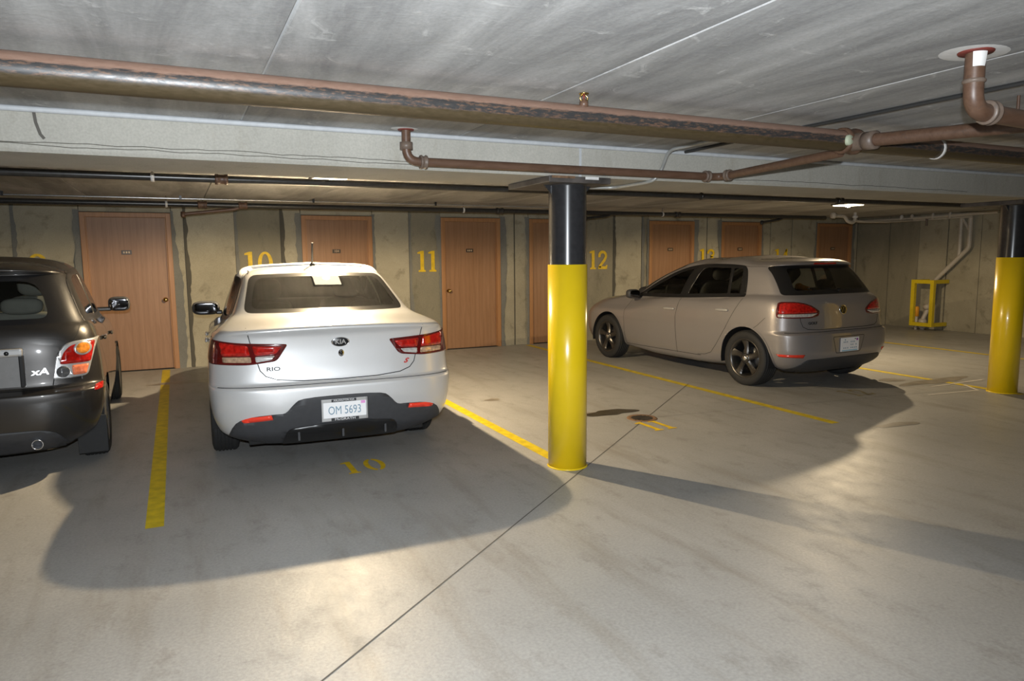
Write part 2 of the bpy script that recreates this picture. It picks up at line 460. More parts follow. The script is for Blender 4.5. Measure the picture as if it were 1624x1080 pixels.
g.build('drain_grate', 'oil', dr)
number_mesh('10', .30, .2, True, .78).build('painted_number', 'stencil_yellow', floor, (1.14, 4.76, .0025))
number_mesh('11', .32, .1, True, .8).build('painted_number', 'stencil_yellow', floor, (3.72, 4.78, .0018))
number_mesh('12', .30, .2, True, .78).build('painted_number', 'faint_yellow', floor, (6.5, 5.0, .0025))

wall_back = MB().box(XL - .2, XR + .2, WALL_Y + .02, WALL_Y + .3, 0, CEIL).build('wall_back', 'wall_seam')
tag(wall_back, kind='structure')
DOORS = [(-1.07, -.02), (1.67, 2.70), (3.79, 4.81), (5.34, 6.36), (7.77, 8.79), (9.45, 10.46), (11.98, 13.0)]
seams = [XL, -7.0, -5.8, -4.6, -3.4, -2.9, -1.79, 0.14, .78, 1.39, 3.28, 5.08, 7.01, 7.62, 9.12, 10.72, 11.3, XR]
edges = sorted(seams + [a for d in DOORS for a in d])
rndw = random.Random(4)
for a, b in zip(edges[:-1], edges[1:]):
    if b - a < .03: continue
    if any(d[0] - .01 < (a + b) / 2 < d[1] + .01 for d in DOORS):
        if CEIL - 2.1 > .02: MB().box(a, b, WALL_Y + rndw.uniform(.0, .01), WALL_Y + .03, 2.1, CEIL).build('wall_panel', 'wall_concrete', wall_back)
        continue
    dp = rndw.uniform(-.012, .012)
    MB().box(a + .011, b - .011, WALL_Y + dp, WALL_Y + .03, 0, CEIL, .004).build('wall_panel', 'wall_concrete_dark' if any(p - .02 < (a + b) / 2 < q + .02 for p, q in ((.78, 1.39), (6.36, 7.01), (3.28, 3.79), (-8, -5), (7.62, 7.77))) else 'wall_concrete', wall_back)
for txt, cx, zb in (('9', -1.55, 1.24), ('10', 1.07, 1.25), ('11', 3.56, 1.25), ('12', 6.70, 1.24), ('13', 9.12, 1.26), ('14', 11.02, 1.25)):
    me = number_mesh(txt, .325, .1).mesh(); o = link('painted_number', me, 'stencil_yellow', wall_back, (cx, WALL_Y - .0165, zb)); o.rotation_euler = (math.pi / 2, 0, 0)
def jagged(name, x, z0, z1, w, seed, parent, mat='mortar', y=WALL_Y - .0145):
    r = random.Random(seed); v = []; n = int((z1 - z0) / .05)
    wl = w
    for i in range(n + 1):
        wl = max(.012, min(w * 1.9, wl + r.uniform(-.014, .014))); z = z0 + (z1 - z0) * i / n
        v += [(x - .02, y, z), (x + wl, y - .002, z)]
    return link(name, mesh_from(v, [(2 * i, 2 * i + 1, 2 * i + 3, 2 * i + 2) for i in range(n)]), mat, parent)
for i, (a, b) in enumerate(DOORS):
    jagged('mortar_seam', b + .02, 0, 2.12, .05, 20 + i, wall_back)
    o = jagged('mortar_seam', 0, 0, 2.12, .04, 40 + i, wall_back); o.scale = (-1, 1, 1); o.location = (a - .02, 0, 0)

for i, x in enumerate((-1.79, .14, .78, 1.39, 3.28, 7.01, 7.62)): jagged('mortar_seam', x + .012, 0, CEIL, .022, 60 + i, wall_back, 'wall_seam' if i % 2 else 'mortar')
wall_right = MB().box(XR + .02, XR + .3, YB, WALL_Y + .02, 0, CEIL).build('wall_right', 'wall_seam'); tag(wall_right, kind='structure')
yy = [YB] + [YB + 1.2 * k for k in range(1, 12)] + [8.02, 8.63, 9.2, 9.84, WALL_Y]
for a, b in zip(yy[:-1], yy[1:]):
    MB().box(XR + rndw.uniform(-.01, .01), XR + .03, a + .006, b - .006, 0, CEIL, .004).build('wall_panel', rndw.choice(['wall_concrete', 'wall_concrete_dark']), wall_right)
wall_left = MB().box(XL - .3, XL, YB, WALL_Y + .3, 0, CEIL).build('wall_left', 'wall_concrete'); tag(wall_left, kind='structure')
wall_front = MB().box(XL - .3, XR + .3, YB - .3, YB, 0, CEIL).build('wall_front', 'wall_concrete'); tag(wall_front, kind='structure')

ceiling = MB().box(XL - .3, XR + .3, YB - .3, WALL_Y + .3, CEIL + .16, CEIL + .3).build('ceiling', 'ceiling_concrete'); tag(ceiling, kind='structure')
def plank_mesh(L):
    w, c = .615, .005
    return MB().poly([(-w, CEIL + .15), (-w, CEIL + c), (-w + c, CEIL), (w - c, CEIL), (w, CEIL + c), (w, CEIL + .15)], 0, L, 'y').mesh()
pk = [plank_mesh(4.42 - YB - .004), plank_mesh(WALL_Y + .3 - 4.42)]
for me in pk: me.materials.append(M['ceiling_concrete'])
k = -7
while .36 + 1.235 * k < XR:
    xc = .36 + 1.235 * (k + .5)
    link('ceiling_plank', pk[0], None, ceiling, (xc, YB, 0)); link('ceiling_plank', pk[1], None, ceiling, (xc, 4.422, 0))
    k += 1
for k in range(-7, 11):
    x = .36 + 1.235 * k
    MB().box(x - .006, x + .006, YB, 4.1, CEIL + .004, CEIL + .02).build('joint_caulk', 'white_patch' if k == 2 else 'grey_caulk' if k == 0 else 'joint_grey', ceiling)
blob_c = MB().lathe([(0, 0), (.10, .0), (.13, .003)], 'z', 26)
o = blob_c.build('plaster_patch', 'white_patch', ceiling, (2.68, 1.70, CEIL - .004)); o.scale = (1.0, .8, 1)
o = blob_c.build('plaster_patch', 'white_patch', ceiling, (1.22, 3.98, CEIL - .004)); o.scale = (.6, .45, 1)

BEAM_Y0, BEAM_Y1, BEAM_Z = 4.10, 4.76, 2.0
beam = empty('ceiling_beam', (0, 4.43, 2.0)); tag(beam, 'long concrete beam carrying the ceiling planks across the garage', 'beam', kind='structure')
def beam_seg(x0, x1):
    c = .012
    MB().poly([(BEAM_Y0 - 4.43, .005 + c), (BEAM_Y0 - 4.43, CEIL - 2.0), (BEAM_Y1 - 4.43, CEIL - 2.0), (BEAM_Y1 - 4.43, c), (BEAM_Y1 - 4.43 - c, 0), (BEAM_Y0 - 4.43 + c, 0)], x0, x1, 'x').build('beam_segment', 'beam_concrete', beam)
for a, b in ((XL, -3.06), (-3.04, 2.44), (2.46, 7.94), (7.96, XR)): beam_seg(a, b)
for x in (-3.05, 2.45, 7.95): MB().box(x - .01, x + .01, BEAM_Y0 - 4.43 + .002, BEAM_Y1 - 4.43 - .002, .002, CEIL - 2.001).build('joint_caulk', 'grey_caulk', beam)
MB().tube([(XL, BEAM_Y0 - 4.43 - .008, CEIL - 2.0 - .012), (XR, BEAM_Y0 - 4.43 - .008, CEIL - 2.0 - .012)], .014, 10).build('joint_caulk', 'grey_caulk', beam)

def beam_mark(name, pts, w, mat):
    q = MB()
    for pl in stroke_poly(pts, w): q.poly([tuple(p) for p in pl], BEAM_Y0 - 4.43 - .0012, None, 'y')
    return q.build(name, mat, beam)
rb = random.Random(11)
for x0, x1, zz in ((-3.0, 2.40, .032), (-1.2, 1.9, .048), (2.5, 6.5, .030)):
    n_ = int((x1 - x0) / .06); p_ = []; z_ = zz
    for k in range(n_ + 1):
        z_ += rb.uniform(-.004, .004) + (zz - z_) * .2; p_.append((x0 + (x1 - x0) * k / n_, z_))
    beam_mark('form_seam', p_, .0035, 'wall_seam')
beam_mark('stain_mark', [(-.565, .195), (-.56, .14), (-.545, .085), (-.53, .065)], .014, 'joint_dark')
# ---------------------------------------------------------------- doors
def make_door(i, a, b, knob_side, text):
    d = empty('door_%d' % i, ((a + b) / 2, WALL_Y - .005, 0)); tag(d, kind='structure')
    w = (b - a) / 2; H = 2.09; fw = .062
    MB().box(-w + fw, w - fw, .010, .03, .012, H - fw, .002).build('door_slab', 'door_wood', d)
    for s in (-1, 1):
        j = MB().box(min(s * w, s * (w - fw)), max(s * w, s * (w - fw)), -.026, .03, 0, H - .001, .006).build('door_jamb', 'frame_wood', d)
        MB().box(min(s * (w - fw - .014), s * (w - fw)), max(s * (w - fw - .014), s * (w - fw)), -.012, .012, 0, H - fw, .002).build('door_stop', 'frame_wood', j)
    MB().box(-w + .001, w - .001, -.024, .03, H - fw, H, .006).build('door_header', 'frame_wood', d)
    MB().box(-w + fw, w - fw, -.02, .03, 0, .01).build('threshold', 'gap_black', d)
    kx = knob_side * (w - fw - .06)
    k = MB().lathe([(0, -.075), (.018, -.074), (.027, -.062), (.027, -.052), (.014, -.04), (.012, -.02), (.03, -.012), (.032, -.003)], 'y', 20).build('door_knob', 'brass', d, (kx, .011, .94))
    p = MB().box(-.06, .06, -.008, .0, -.028, .028, .002).build('number_plaque', 'plaque', d, (-.02, .011, 1.575))
    if text:
        o = link('plaque_number', text_mesh(text, .05, .0006), 'plaque_text', p, (0, -.009, 0)); o.rotation_euler = (math.pi / 2, 0, 0)
    else:
        q = MB()
        for s in (-.03, 0, .03): q.box(s - .009, s + .009, -.0095, -.0085, -.012, .012)
        q.build('plaque_number', 'plaque_text', p)
sides = [1, 1, -1, 1, 1, -1, 1]
for i, (a, b) in enumerate(DOORS): make_door(i + 1, a, b, sides[i], '104' if i == 1 else None)

# ---------------------------------------------------------------- columns
def make_column(x, y, label):
    c = empty('column', (x, y, 0)); tag(c, label, 'column', 'round columns under the beam')
    MB().lathe([(0, 0), (.137, 0), (.137, 1.425), (.128, 1.426), (0, 1.426)], 'z', 48).build('yellow_sleeve', 'yellow_smooth', c)
    MB().lathe([(.129, 1.42), (.129, 1.95), (.135, 1.97), (.15, 1.982)], 'z', 48).build('black_shaft', 'black_paint', c)
    MB().box(-.25, .22, -.20, .42, 1.958, 1.999, .006).build('cap_plate', 'plate_steel', c)
    MB().box(-.23, -.06, -.204, -.10, 1.985, 2.0).build('rust_edge', 'rust_iron', c); MB().box(.02, .12, -.206, -.15, 1.982, 2.0).build('plaster_patch', 'white_patch', c)
    for a in (0, math.pi):
        q = MB().poly([(.126, 1.90), (.126, 1.975), (.20, 1.975)], -.006, .006, 'y').build('gusset', 'black_paint', c); q.rotation_euler = (0, 0, a)
    MB().lathe([(.1375, -.001), (.146, .001), (.141, .006), (.1375, .01)], 'z', 40).build('base_bead', 'yellow_smooth', c)
plain('yellow_smooth', (.80, .555, .010), .25, coat=.25, var=.03, scale=5)
make_column(2.45, 4.27, 'yellow and black round column standing between the two silver cars')
make_column(7.90, 4.47, 'yellow and black round column cut by the right edge of the photo')

# ---------------------------------------------------------------- ceiling lamps
def make_lamp(x, y, label, power=1.0, drop=0.0):
    l = empty('ceiling_lamp', (x, y, CEIL - drop)); tag(l, label, 'lamp', 'square ceiling lamps behind the beam')
    if drop: MB().tube([(0, 0, drop), (0, 0, -.002)], .035, 14).build('lamp_stem', 'black_plastic', l)
    MB().box(-.16, .16, -.16, .16, -.018, -.001, .006).build('lamp_housing', 'black_plastic', l)
    MB().box(-.14, .14, -.14, .14, -.030, -.0185, .008).build('lamp_lens', 'lamp_lens', l)
    MB().lathe([(0, -.050), (.02, -.047), (.032, -.040), (.036, -.031), (0, -.031)], 'z', 20).build('lamp_bulb', 'lamp_bulb', l)
    d = bpy.data.lights.new('bulb_light', 'SPOT'); d.energy = LAMP_POWER * power; d.color = LAMP_COLOR; d.shadow_soft_size = .022
    d.spot_size = math.radians(176); d.spot_blend = .18
    o = bpy.data.objects.new('bulb_light', d); COL.objects.link(o); o.parent = l; o.location = (0, 0, -.075)
make_lamp(1.30, 6.55, 'glowing square ceiling lamp above the white sedan')
make_lamp(8.50, 7.0, 'glowing ceiling lamp behind the silver hatchback near the right column', .42, .045)

# ---------------------------------------------------------------- pipes
def hanger(parent, x, y, z, r, mat='hanger_white', rod=True):
    MB().lathe([(r + .001, -.012), (r + .006, -.012), (r + .006, .012), (r + .001, .012)], 'x', 20, (x, y, z)).build('hanger_ring', mat, parent)
    if rod: MB().tube([(x, y, z + r), (x, y, CEIL - parent.location.z)], .006, 8).build('hanger_rod', 'fitting', parent)
def coupling(parent, x, r, mat='fitting', L=.05, name='coupling', y=0, z=0):
    return MB().lathe([(r, -L), (r + .012, -L), (r + .014, -L * .6), (r + .008, -L * .4), (r + .008, L * .4), (r + .014, L * .6), (r + .012, L), (r, L)], 'x', 24, (x, y, z)).build(name, mat, parent)
main = empty('sprinkler_main_pipe', (0, 2.82, 2.10)); tag(main, 'thick rusty brown sprinkler main pipe crossing the whole ceiling in front of the beam', 'pipe')
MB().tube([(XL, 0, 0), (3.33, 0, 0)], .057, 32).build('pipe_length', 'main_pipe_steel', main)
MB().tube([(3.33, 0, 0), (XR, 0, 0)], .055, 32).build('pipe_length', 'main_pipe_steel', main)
coupling(main, 3.40, .057, 'branch_pipe', .06, 'tee_fitting')
MB().tube([(3.40, 0, -.01), (3.40, -.10, -.012)], .047, 20).build('tee_outlet', 'fitting', main)
hanger(main, 4.15, 0, 0, .056); hanger(main, -3.2, 0, 0, .058); hanger(main, 8.2, 0, 0, .056)
def flange(parent, x, y, r, z, mat='red_primer'):
    MB().lathe([(r, -.010), (r * 1.7, -.010), (r * 1.8, -.005), (r * 1.8, -.001)], 'z', 22, (x, y, z)).build('ceiling_flange', mat, parent)
sp = MB().lathe([(0, -.012), (.020, -.012), (.020, .012), (.014, .016), (.014, .022), (0, .022)], 'z', 14).build('sprinkler_head', 'branch_pipe', main, (1.69, -.02, .055))
for q_ in (-1, 1): MB().tube([(q_ * .012, 0, .014), (q_ * .019, 0, .024), (q_ * .019, 0, .034), (q_ * .004, 0, .046)], .0035, 6).build('frame_arm', 'brass', sp)
MB().lathe([(0, .046), (.021, .045), (.023, .049), (0, .050)], 'z', 16).build('deflector', 'brass', sp)
MB().lathe([(0, .022), (.005, .022), (.005, .046), (0, .046)], 'z', 8).build('glass_bulb', 'red_primer', sp)
br = MB().tube([(0, 0, .18), (0, 0, 0), (2.30, .0, 0), (2.17, -1.12, .015)], .026, 16, .075).build('branch_pipe', 'branch_pipe', main, (1.23, 1.165, -.07))
flange(br, 0, 0, .026, .18)
coupling(br, .10, .026, 'fitting', .02); coupling(br, 2.18, .026, 'fitting', .02)
MB().lathe([(.026, -.02), (.037, -.02), (.037, .02), (.026, .02)], 'z', 20, (0, 0, .085)).build('coupling', 'fitting', br)
q = coupling(br, 0, .026, 'fitting', .02); q.location = (2.285, -.10, .001); q.rotation_euler = (0, 0, math.pi / 2 + .11)
b2 = MB().tube([(0, 0, 0), (.36, -1.2, -.03), (1.1, -3.6, -.05)], .034, 18).build('cross_pipe', 'branch_pipe', main, (3.40, -.10, -.012))
MB().lathe([(.034, -.035), (.049, -.035), (.049, .035), (.034, .035)], 'y', 22, (.012, -.03, -.002)).build('coupling', 'fitting', b2)
MB().tube([(.20, -.66, .02), (.20, -.66, CEIL - 2.088)], .007, 8).build('hanger_rod', 'branch_pipe', b2)
MB().lathe([(0, -.014), (.024, -.014), (.028, -.006), (.028, .01)], 'y', 20, (3.335, -.055, -.005)).build('end_cap', 'end_cap_green', main)

dp = empty('drain_pipe', (2.66, 1.68, 2.0)); tag(dp, 'short copper brown drain pipe elbowing down from a red ceiling flange at upper right', 'pipe')
MB().tube([(0, 0, .2), (0, 0, 0), (.85, .02, -.015)], .033, 22, .075).build('pipe_length', 'branch_pipe', dp)
flange(dp, 0, 0, .033, .21)
MB().lathe([(.034, .095), (.039, .1), (.039, .106), (.034, .11)], 'z', 22).build('coupling', 'fitting', dp)
coupling(dp, .10, .031, 'fitting', .02)
MB().lathe([(.0335, .150), (.036, .165), (.040, .2)], 'z', 14, a0=math.radians(200), a1=math.radians(275)).build('plaster_drip', 'white_patch', dp)

bp = empty('sprinkler_pipe', (0, 5.80, 2.075)); tag(bp, 'black sprinkler pipe running just behind the concrete beam', 'pipe')
MB().tube([(XL, 0, 0), (XR, 0, 0)], .028, 16).build('pipe_length', 'black_pipe', bp)
coupling(bp, .35, .028, 'branch_pipe', .045); coupling(bp, 6.9, .028, 'black_pipe', .045)
hanger(bp, -.11, 0, 0, .029); hanger(bp, 4.9, 0, 0, .029, 'black_pipe'); hanger(bp, 9.6, 0, 0, .029, 'black_pipe')
wp = empty('sprinkler_pipe', (0, 9.2, 2.115)); tag(wp, 'black sprinkler pipe running above the storage doors along the back wall', 'pipe')
MB().tube([(XL, 0, 0), (XR - 2.6, 0, 0)], .032, 16).build('pipe_length', 'black_pipe', wp)
for x, m in ((.33, 'branch_pipe'), (.78, 'branch_pipe'), (4.18, 'black_pipe'), (7.3, 'black_pipe')): coupling(wp, x, .032, m, .05)
for x in (-.05, 3.63, 7.0): hanger(wp, x, 0, 0, .033)
for x0, x1, dz in ((.74, .12, -.11), (6.02, 5.62, -.08), (9.56, 9.14, -.10)):
    MB().tube([(x0, 0, -.02), (x0 - .06, 0, -.045), (x1, .05, dz)], .020, 12, .04).build('sprinkler_arm', 'branch_pipe' if x0 < 1 else 'black_pipe', wp)
    MB().lathe([(0, -.04), (.022, -.035), (.028, -.02), (.026, .03), (0, .03)], 'z', 14, (x1, .05, dz)).build('arm_elbow', 'branch_pipe' if x0 < 1 else 'black_pipe', wp)
cd = empty('electrical_conduit', (0, 9.12, 2.175)); tag(cd, 'thin bright steel conduit clipped above the back wall pipe', 'conduit')
MB().tube([(XL, 0, 0), (5.2, 0, 0)], .010, 10).build('conduit_length', 'bright_conduit', cd)
for x in (-1.6, .1, 1.6, 3.2): MB().box(x - .012, x + .012, -.016, .016, -.014, .034).build('conduit_clip', 'dark_trim', cd)
fc = empty('electrical_conduit', (3.05, 4.0, 2.0)); tag(fc, 'grey flexible conduit looping from the ceiling down under the beam beside the column', 'conduit')
MB().tube([(.10, -.85, .19), (.05, -.42, .198), (.0, -.05, .185), (.02, .05, .07), (-.02, .07, .0), (-.05, .14, -.014), (-.06, .5, -.016), (-.38, .62, -.016)], .012, 10, .06).build('conduit_length', 'conduit_grey', fc)
cb = MB().tube([(3.30, YB, CEIL - .012), (3.31, 1.5, CEIL - .012), (3.27, 3.2, CEIL - .012), (3.27, 4.05, CEIL - .012)], .010, 8).build('ceiling_cable', 'cable_black')
tag(cb, 'thin black cable stapled along the ceiling planks', 'cable')

# white plastic drain pipes in the right corner
pv = empty('drain_pipe_run', (12.95, 8.8, 2.1)); tag(pv, 'white plastic drain pipes along the right wall slanting down into the yellow cage', 'pipe')
MB().tube([(0, 1.6, .03), (0, .6, .03), (0, -1.2, .07)], .030, 14).build('pipe_length', 'pvc', pv)
MB().tube([(.10, .85, .0), (.10, -.70, .02)], .024, 14).build('pipe_length', 'pvc', pv)
for y in (.62, .40, -.02, -.35): MB().lathe([(.02, -.05), (.035, -.05), (.035, .03), (.022, .05), (.022, .10)], 'z', 14, (0, y, .05)).build('pipe_fitting', 'pvc' if y != .62 else 'hanger_white', pv)
MB().tube([(0, .1, .06), (0, .1, -.12)], .020, 10).build('pipe_hanger', 'fitting', pv)
lt = MB().tube([(0, 0, 1.28), (0, 0, .66), (0, .60, .05), (-.02, .62, -.35), (-.12, .72, -.70), (-.12, .72, -.895)], .040, 16, .07).build('leader_pipe', 'pvc', pv, (.13, -.65, -1.2))
MB().tube([(0, .17, 1.27), (0, .17, .50)], .036, 14).build('pipe_branch', 'pvc', lt)
MB().tube([(0, .17, 1.24), (0, .02, .98)], .026, 12).build('pipe_brace', 'pvc', lt)
MB().lathe([(.0, -.05), (.05, -.05), (.055, 0), (.05, .05), (0, .05)], 'y', 16, (-.10, .66, -.46)).build('cleanout_cap', 'pvc', lt)
MB().lathe([(0, -.15), (.07, -.15), (.075, .0), (.05, .03), (0, .03)], 'z', 16, (-.12, .72, -.72)).build('pipe_fitting', 'pvc', lt)
tr = empty('drain_trap', (10.75, 8.75, 2.06)); tag(tr, 'white plastic drain trap hanging from the ceiling beside the right lamp', 'pipe')
MB().tube([(-.45, 0, .06), (-.2, 0, .06), (-.12, 0, -.04), (.02, 0, -.05), (.06, 0, .0), (.06, 0, .125)], .030, 14, .06).build('trap_bend', 'pvc', tr)
MB().lathe([(.0, -.04), (.05, -.04), (.055, .02), (0, .04)], 'x', 16, (-.47, 0, .065)).build('pipe_fitting', 'pvc', tr)
MB().lathe([(.036, -.02), (.046, -.02), (.046, .02), (.036, .02)], 'z', 16, (.06, 0, .05)).build('slip_nut', 'hanger_white', tr)
MB().tube([(.06, 0, -.02), (.3, .02, -.03), (1.0, .1, -.02), (2.0, .3, .03)], .022, 12).build('pipe_length', 'pvc', tr)

cage = empty('pipe_guard', (12.98, 8.77, 0)); tag(cage, 'yellow square-tube guard cage on the right wall around a drain pipe', 'guard rail')
t = .035
x0, x1, y0, y1, z0, z1 = -.2, .22, -.19, .19, .12, .93
for yv in (y0, y1): MB().box(x0 - t, x0 + t, yv - t, yv + t, z0 - t, z1 + t, .004).build('guard_post', 'yellow_paint_metal', cage)
for z in (z0, z1):
    MB().box(x0 - t * .9, x0 + t * .9, y0 + t, y1 - t, z - t, z + t, .004).build('guard_rail', 'yellow_paint_metal', cage)
    for yv in (y0, y1): MB().box(x0 + t, x1, yv - t * .9, yv + t * .9, z - t, z + t, .004).build('guard_arm', 'yellow_paint_metal', cage)
mk = empty('marker_cap', (12.87, 8.94, 0)); tag(mk, 'small orange cap on a pipe stub inside the yellow cage', 'pipe cap')
MB().lathe([(0, 0), (.03, 0), (.03, .30), (0, .30)], 'z', 14).build('stub', 'pvc', mk)
MB().lathe([(.03, .26), (.045, .26), (.045, .42), (.03, .45), (0, .45)], 'z', 14).build('cap', 'toy_orange', mk)

# ---------------------------------------------------------------- cars
def pchip(C, subs):
    """shape-preserving cubic interpolation along axis 0; subs = samples per span"""
    n = C.shape[0]; d = C[1:] - C[:-1]; m = np.zeros_like(C)
    prod = d[1:] * d[:-1]
    with np.errstate(divide='ignore', invalid='ignore'):
        hm = 2 * d[1:] * d[:-1] / (d[1:] + d[:-1])
    m[1:-1] = np.where(prod > 1e-12, hm, 0.0); m[0] = d[0]; m[-1] = d[-1]
    out = []
    for i in range(n - 1):
        k = subs[i] if isinstance(subs, (list, tuple)) else subs
        for j in range(k):
            t = j / k; t2, t3 = t * t, t * t * t
            out.append((2 * t3 - 3 * t2 + 1) * C[i] + (t3 - 2 * t2 + t) * m[i] + (-2 * t3 + 3 * t2) * C[i + 1] + (t3 - t2) * m[i + 1])
    out.append(C[-1]); return np.array(out)
TH = [math.radians(a) for a in (0, 9, 20, 33, 46, 58, 69, 80, 90)]
def ring_pts(zr, zs, zf, yr, yf, wr, ws, wf, Dr=.5, Df=.8, nr=4.0, zc=0.0, nf=3.2):
    """right half of one contour of the body, from the rear centre round to the front centre"""
    P = []
    for t in TH:
        x = wr * math.sin(t) ** (2 / nr * 1.0) if t > 0 else 0.0; y = yr + Dr * (1 - max(0.0, math.cos(t)) ** (2 / nr))
        P.append((x, y, zr - zc * (x / max(wr, 1e-4)) ** 2 if wr > 0 else zr))
    ya, yb = yr + Dr, yf - Df
    for k in range(1, 14):
        t = k / 14; y = ya + (yb - ya) * t
        if t < .35: s = t / .35; s = s * s * (3 - 2 * s); w = wr + (ws - wr) * s; z = (zr - zc) + (zs - zr + zc) * s
        elif t < .6: w, z = ws, zs
        else: s = (t - .6) / .4; s = s * s * (3 - 2 * s); w = ws + (wf - ws) * s; z = zs + (zf - zs) * s
        P.append((w, y, z))
    for t in reversed(TH):
        x = wf * math.sin(t) ** (2 / nf) if t > 0 else 0.0; y = yf - Df * (1 - max(0.0, math.cos(t)) ** (2 / nf))
        P.append((x, y, zf + zc * .6 * (1 - (x / max(wf, 1e-4)) ** 2) if wf > 0 else zf))
    return P
def body_bmesh(rings, vsub=5):
    C = np.array([ring_pts(**r) if isinstance(r, dict) else ring_pts(*r) for r in rings])
    nspan = C.shape[1] - 1
    hs = [3] * 8 + [5] * 14 + [2] * 8
    F = np.transpose(pchip(np.transpose(C, (1, 0, 2)), hs), (1, 0, 2))
    F = pchip(F, vsub)
    R, H = F.shape[:2]
    full = np.concatenate([F, (F[:, 1:-1] * np.array([-1, 1, 1]))[:, ::-1]], axis=1)
    n = full.shape[1]
    bm = bmesh.new(); V = [[bm.verts.new(full[i, j]) for j in range(n)] for i in range(R)]
    for i in range(R - 1):
        for j in range(n):
            j2 = (j + 1) % n
            bm.faces.new((V[i][j], V[i][j2], V[i + 1][j2], V[i + 1][j]))
    bmesh.ops.remove_doubles(bm, verts=bm.verts[:], dist=1e-4)
    bmesh.ops.dissolve_degenerate(bm, dist=1e-5, edges=bm.edges[:])
    bmesh.ops.recalc_face_normals(bm, faces=bm.faces[:])
    for f in bm.faces: f.smooth = True
    bm.normal_update()
    return bm
def in_poly(p, poly):
    x, y = p; c = False; j = len(poly) - 1
    for i in range(len(poly)):
        xi, yi = poly[i]; xj, yj = poly[j]
        if (yi > y) != (yj > y) and x < (xj - xi) * (y - yi) / (yj - yi) + xi: c = not c
        j = i
    return c
def smooth_poly(pts, n=4, sharp=()):
    """closed Catmull-Rom through pts; indexes in sharp stay corners"""
    out = []; N_ = len(pts)
    for i in range(N_):
        p0, p1, p2, p3 = (Vector(pts[(i + k) % N_]) for k in (-1, 0, 1, 2))
        a = (p2 - p0) * .5 if i not in sharp else (p2 - p1) * .5
        b = (p3 - p1) * .5 if (i + 1) % N_ not in sharp else (p2 - p1) * .5
        for k in range(n):
            t = k / n; t2, t3 = t * t, t * t * t
            q = p1 * (2 * t3 - 3 * t2 + 1) + a * (t3 - 2 * t2 + t) + p2 * (-2 * t3 + 3 * t2) + b * (t3 - t2); out.append((q.x, q.y))
    return out
def inset(poly, d):
    """shrinks a polygon towards its inside by about d"""
    A = sum(poly[i][0] * poly[(i + 1) % len(poly)][1] - poly[(i + 1) % len(poly)][0] * poly[i][1] for i in range(len(poly)))
    s = 1 if A > 0 else -1; out = []; n = len(poly)
    for i in range(n):
        a, b, c = Vector(poly[i - 1]), Vector(poly[i]), Vector(poly[(i + 1) % n])
        t1, t2 = (b - a).normalized(), (c - b).normalized(); nn = Vector((-(t1.y + t2.y), t1.x + t2.x))
        if nn.length < 1e-6: nn = Vector((-t1.y, t1.x))
        nn.normalize(); cs = max(.45, nn.dot(Vector((-t1.y, t1.x))))
        q = b + nn * (s * d / cs); out.append((q.x, q.y))
    return out
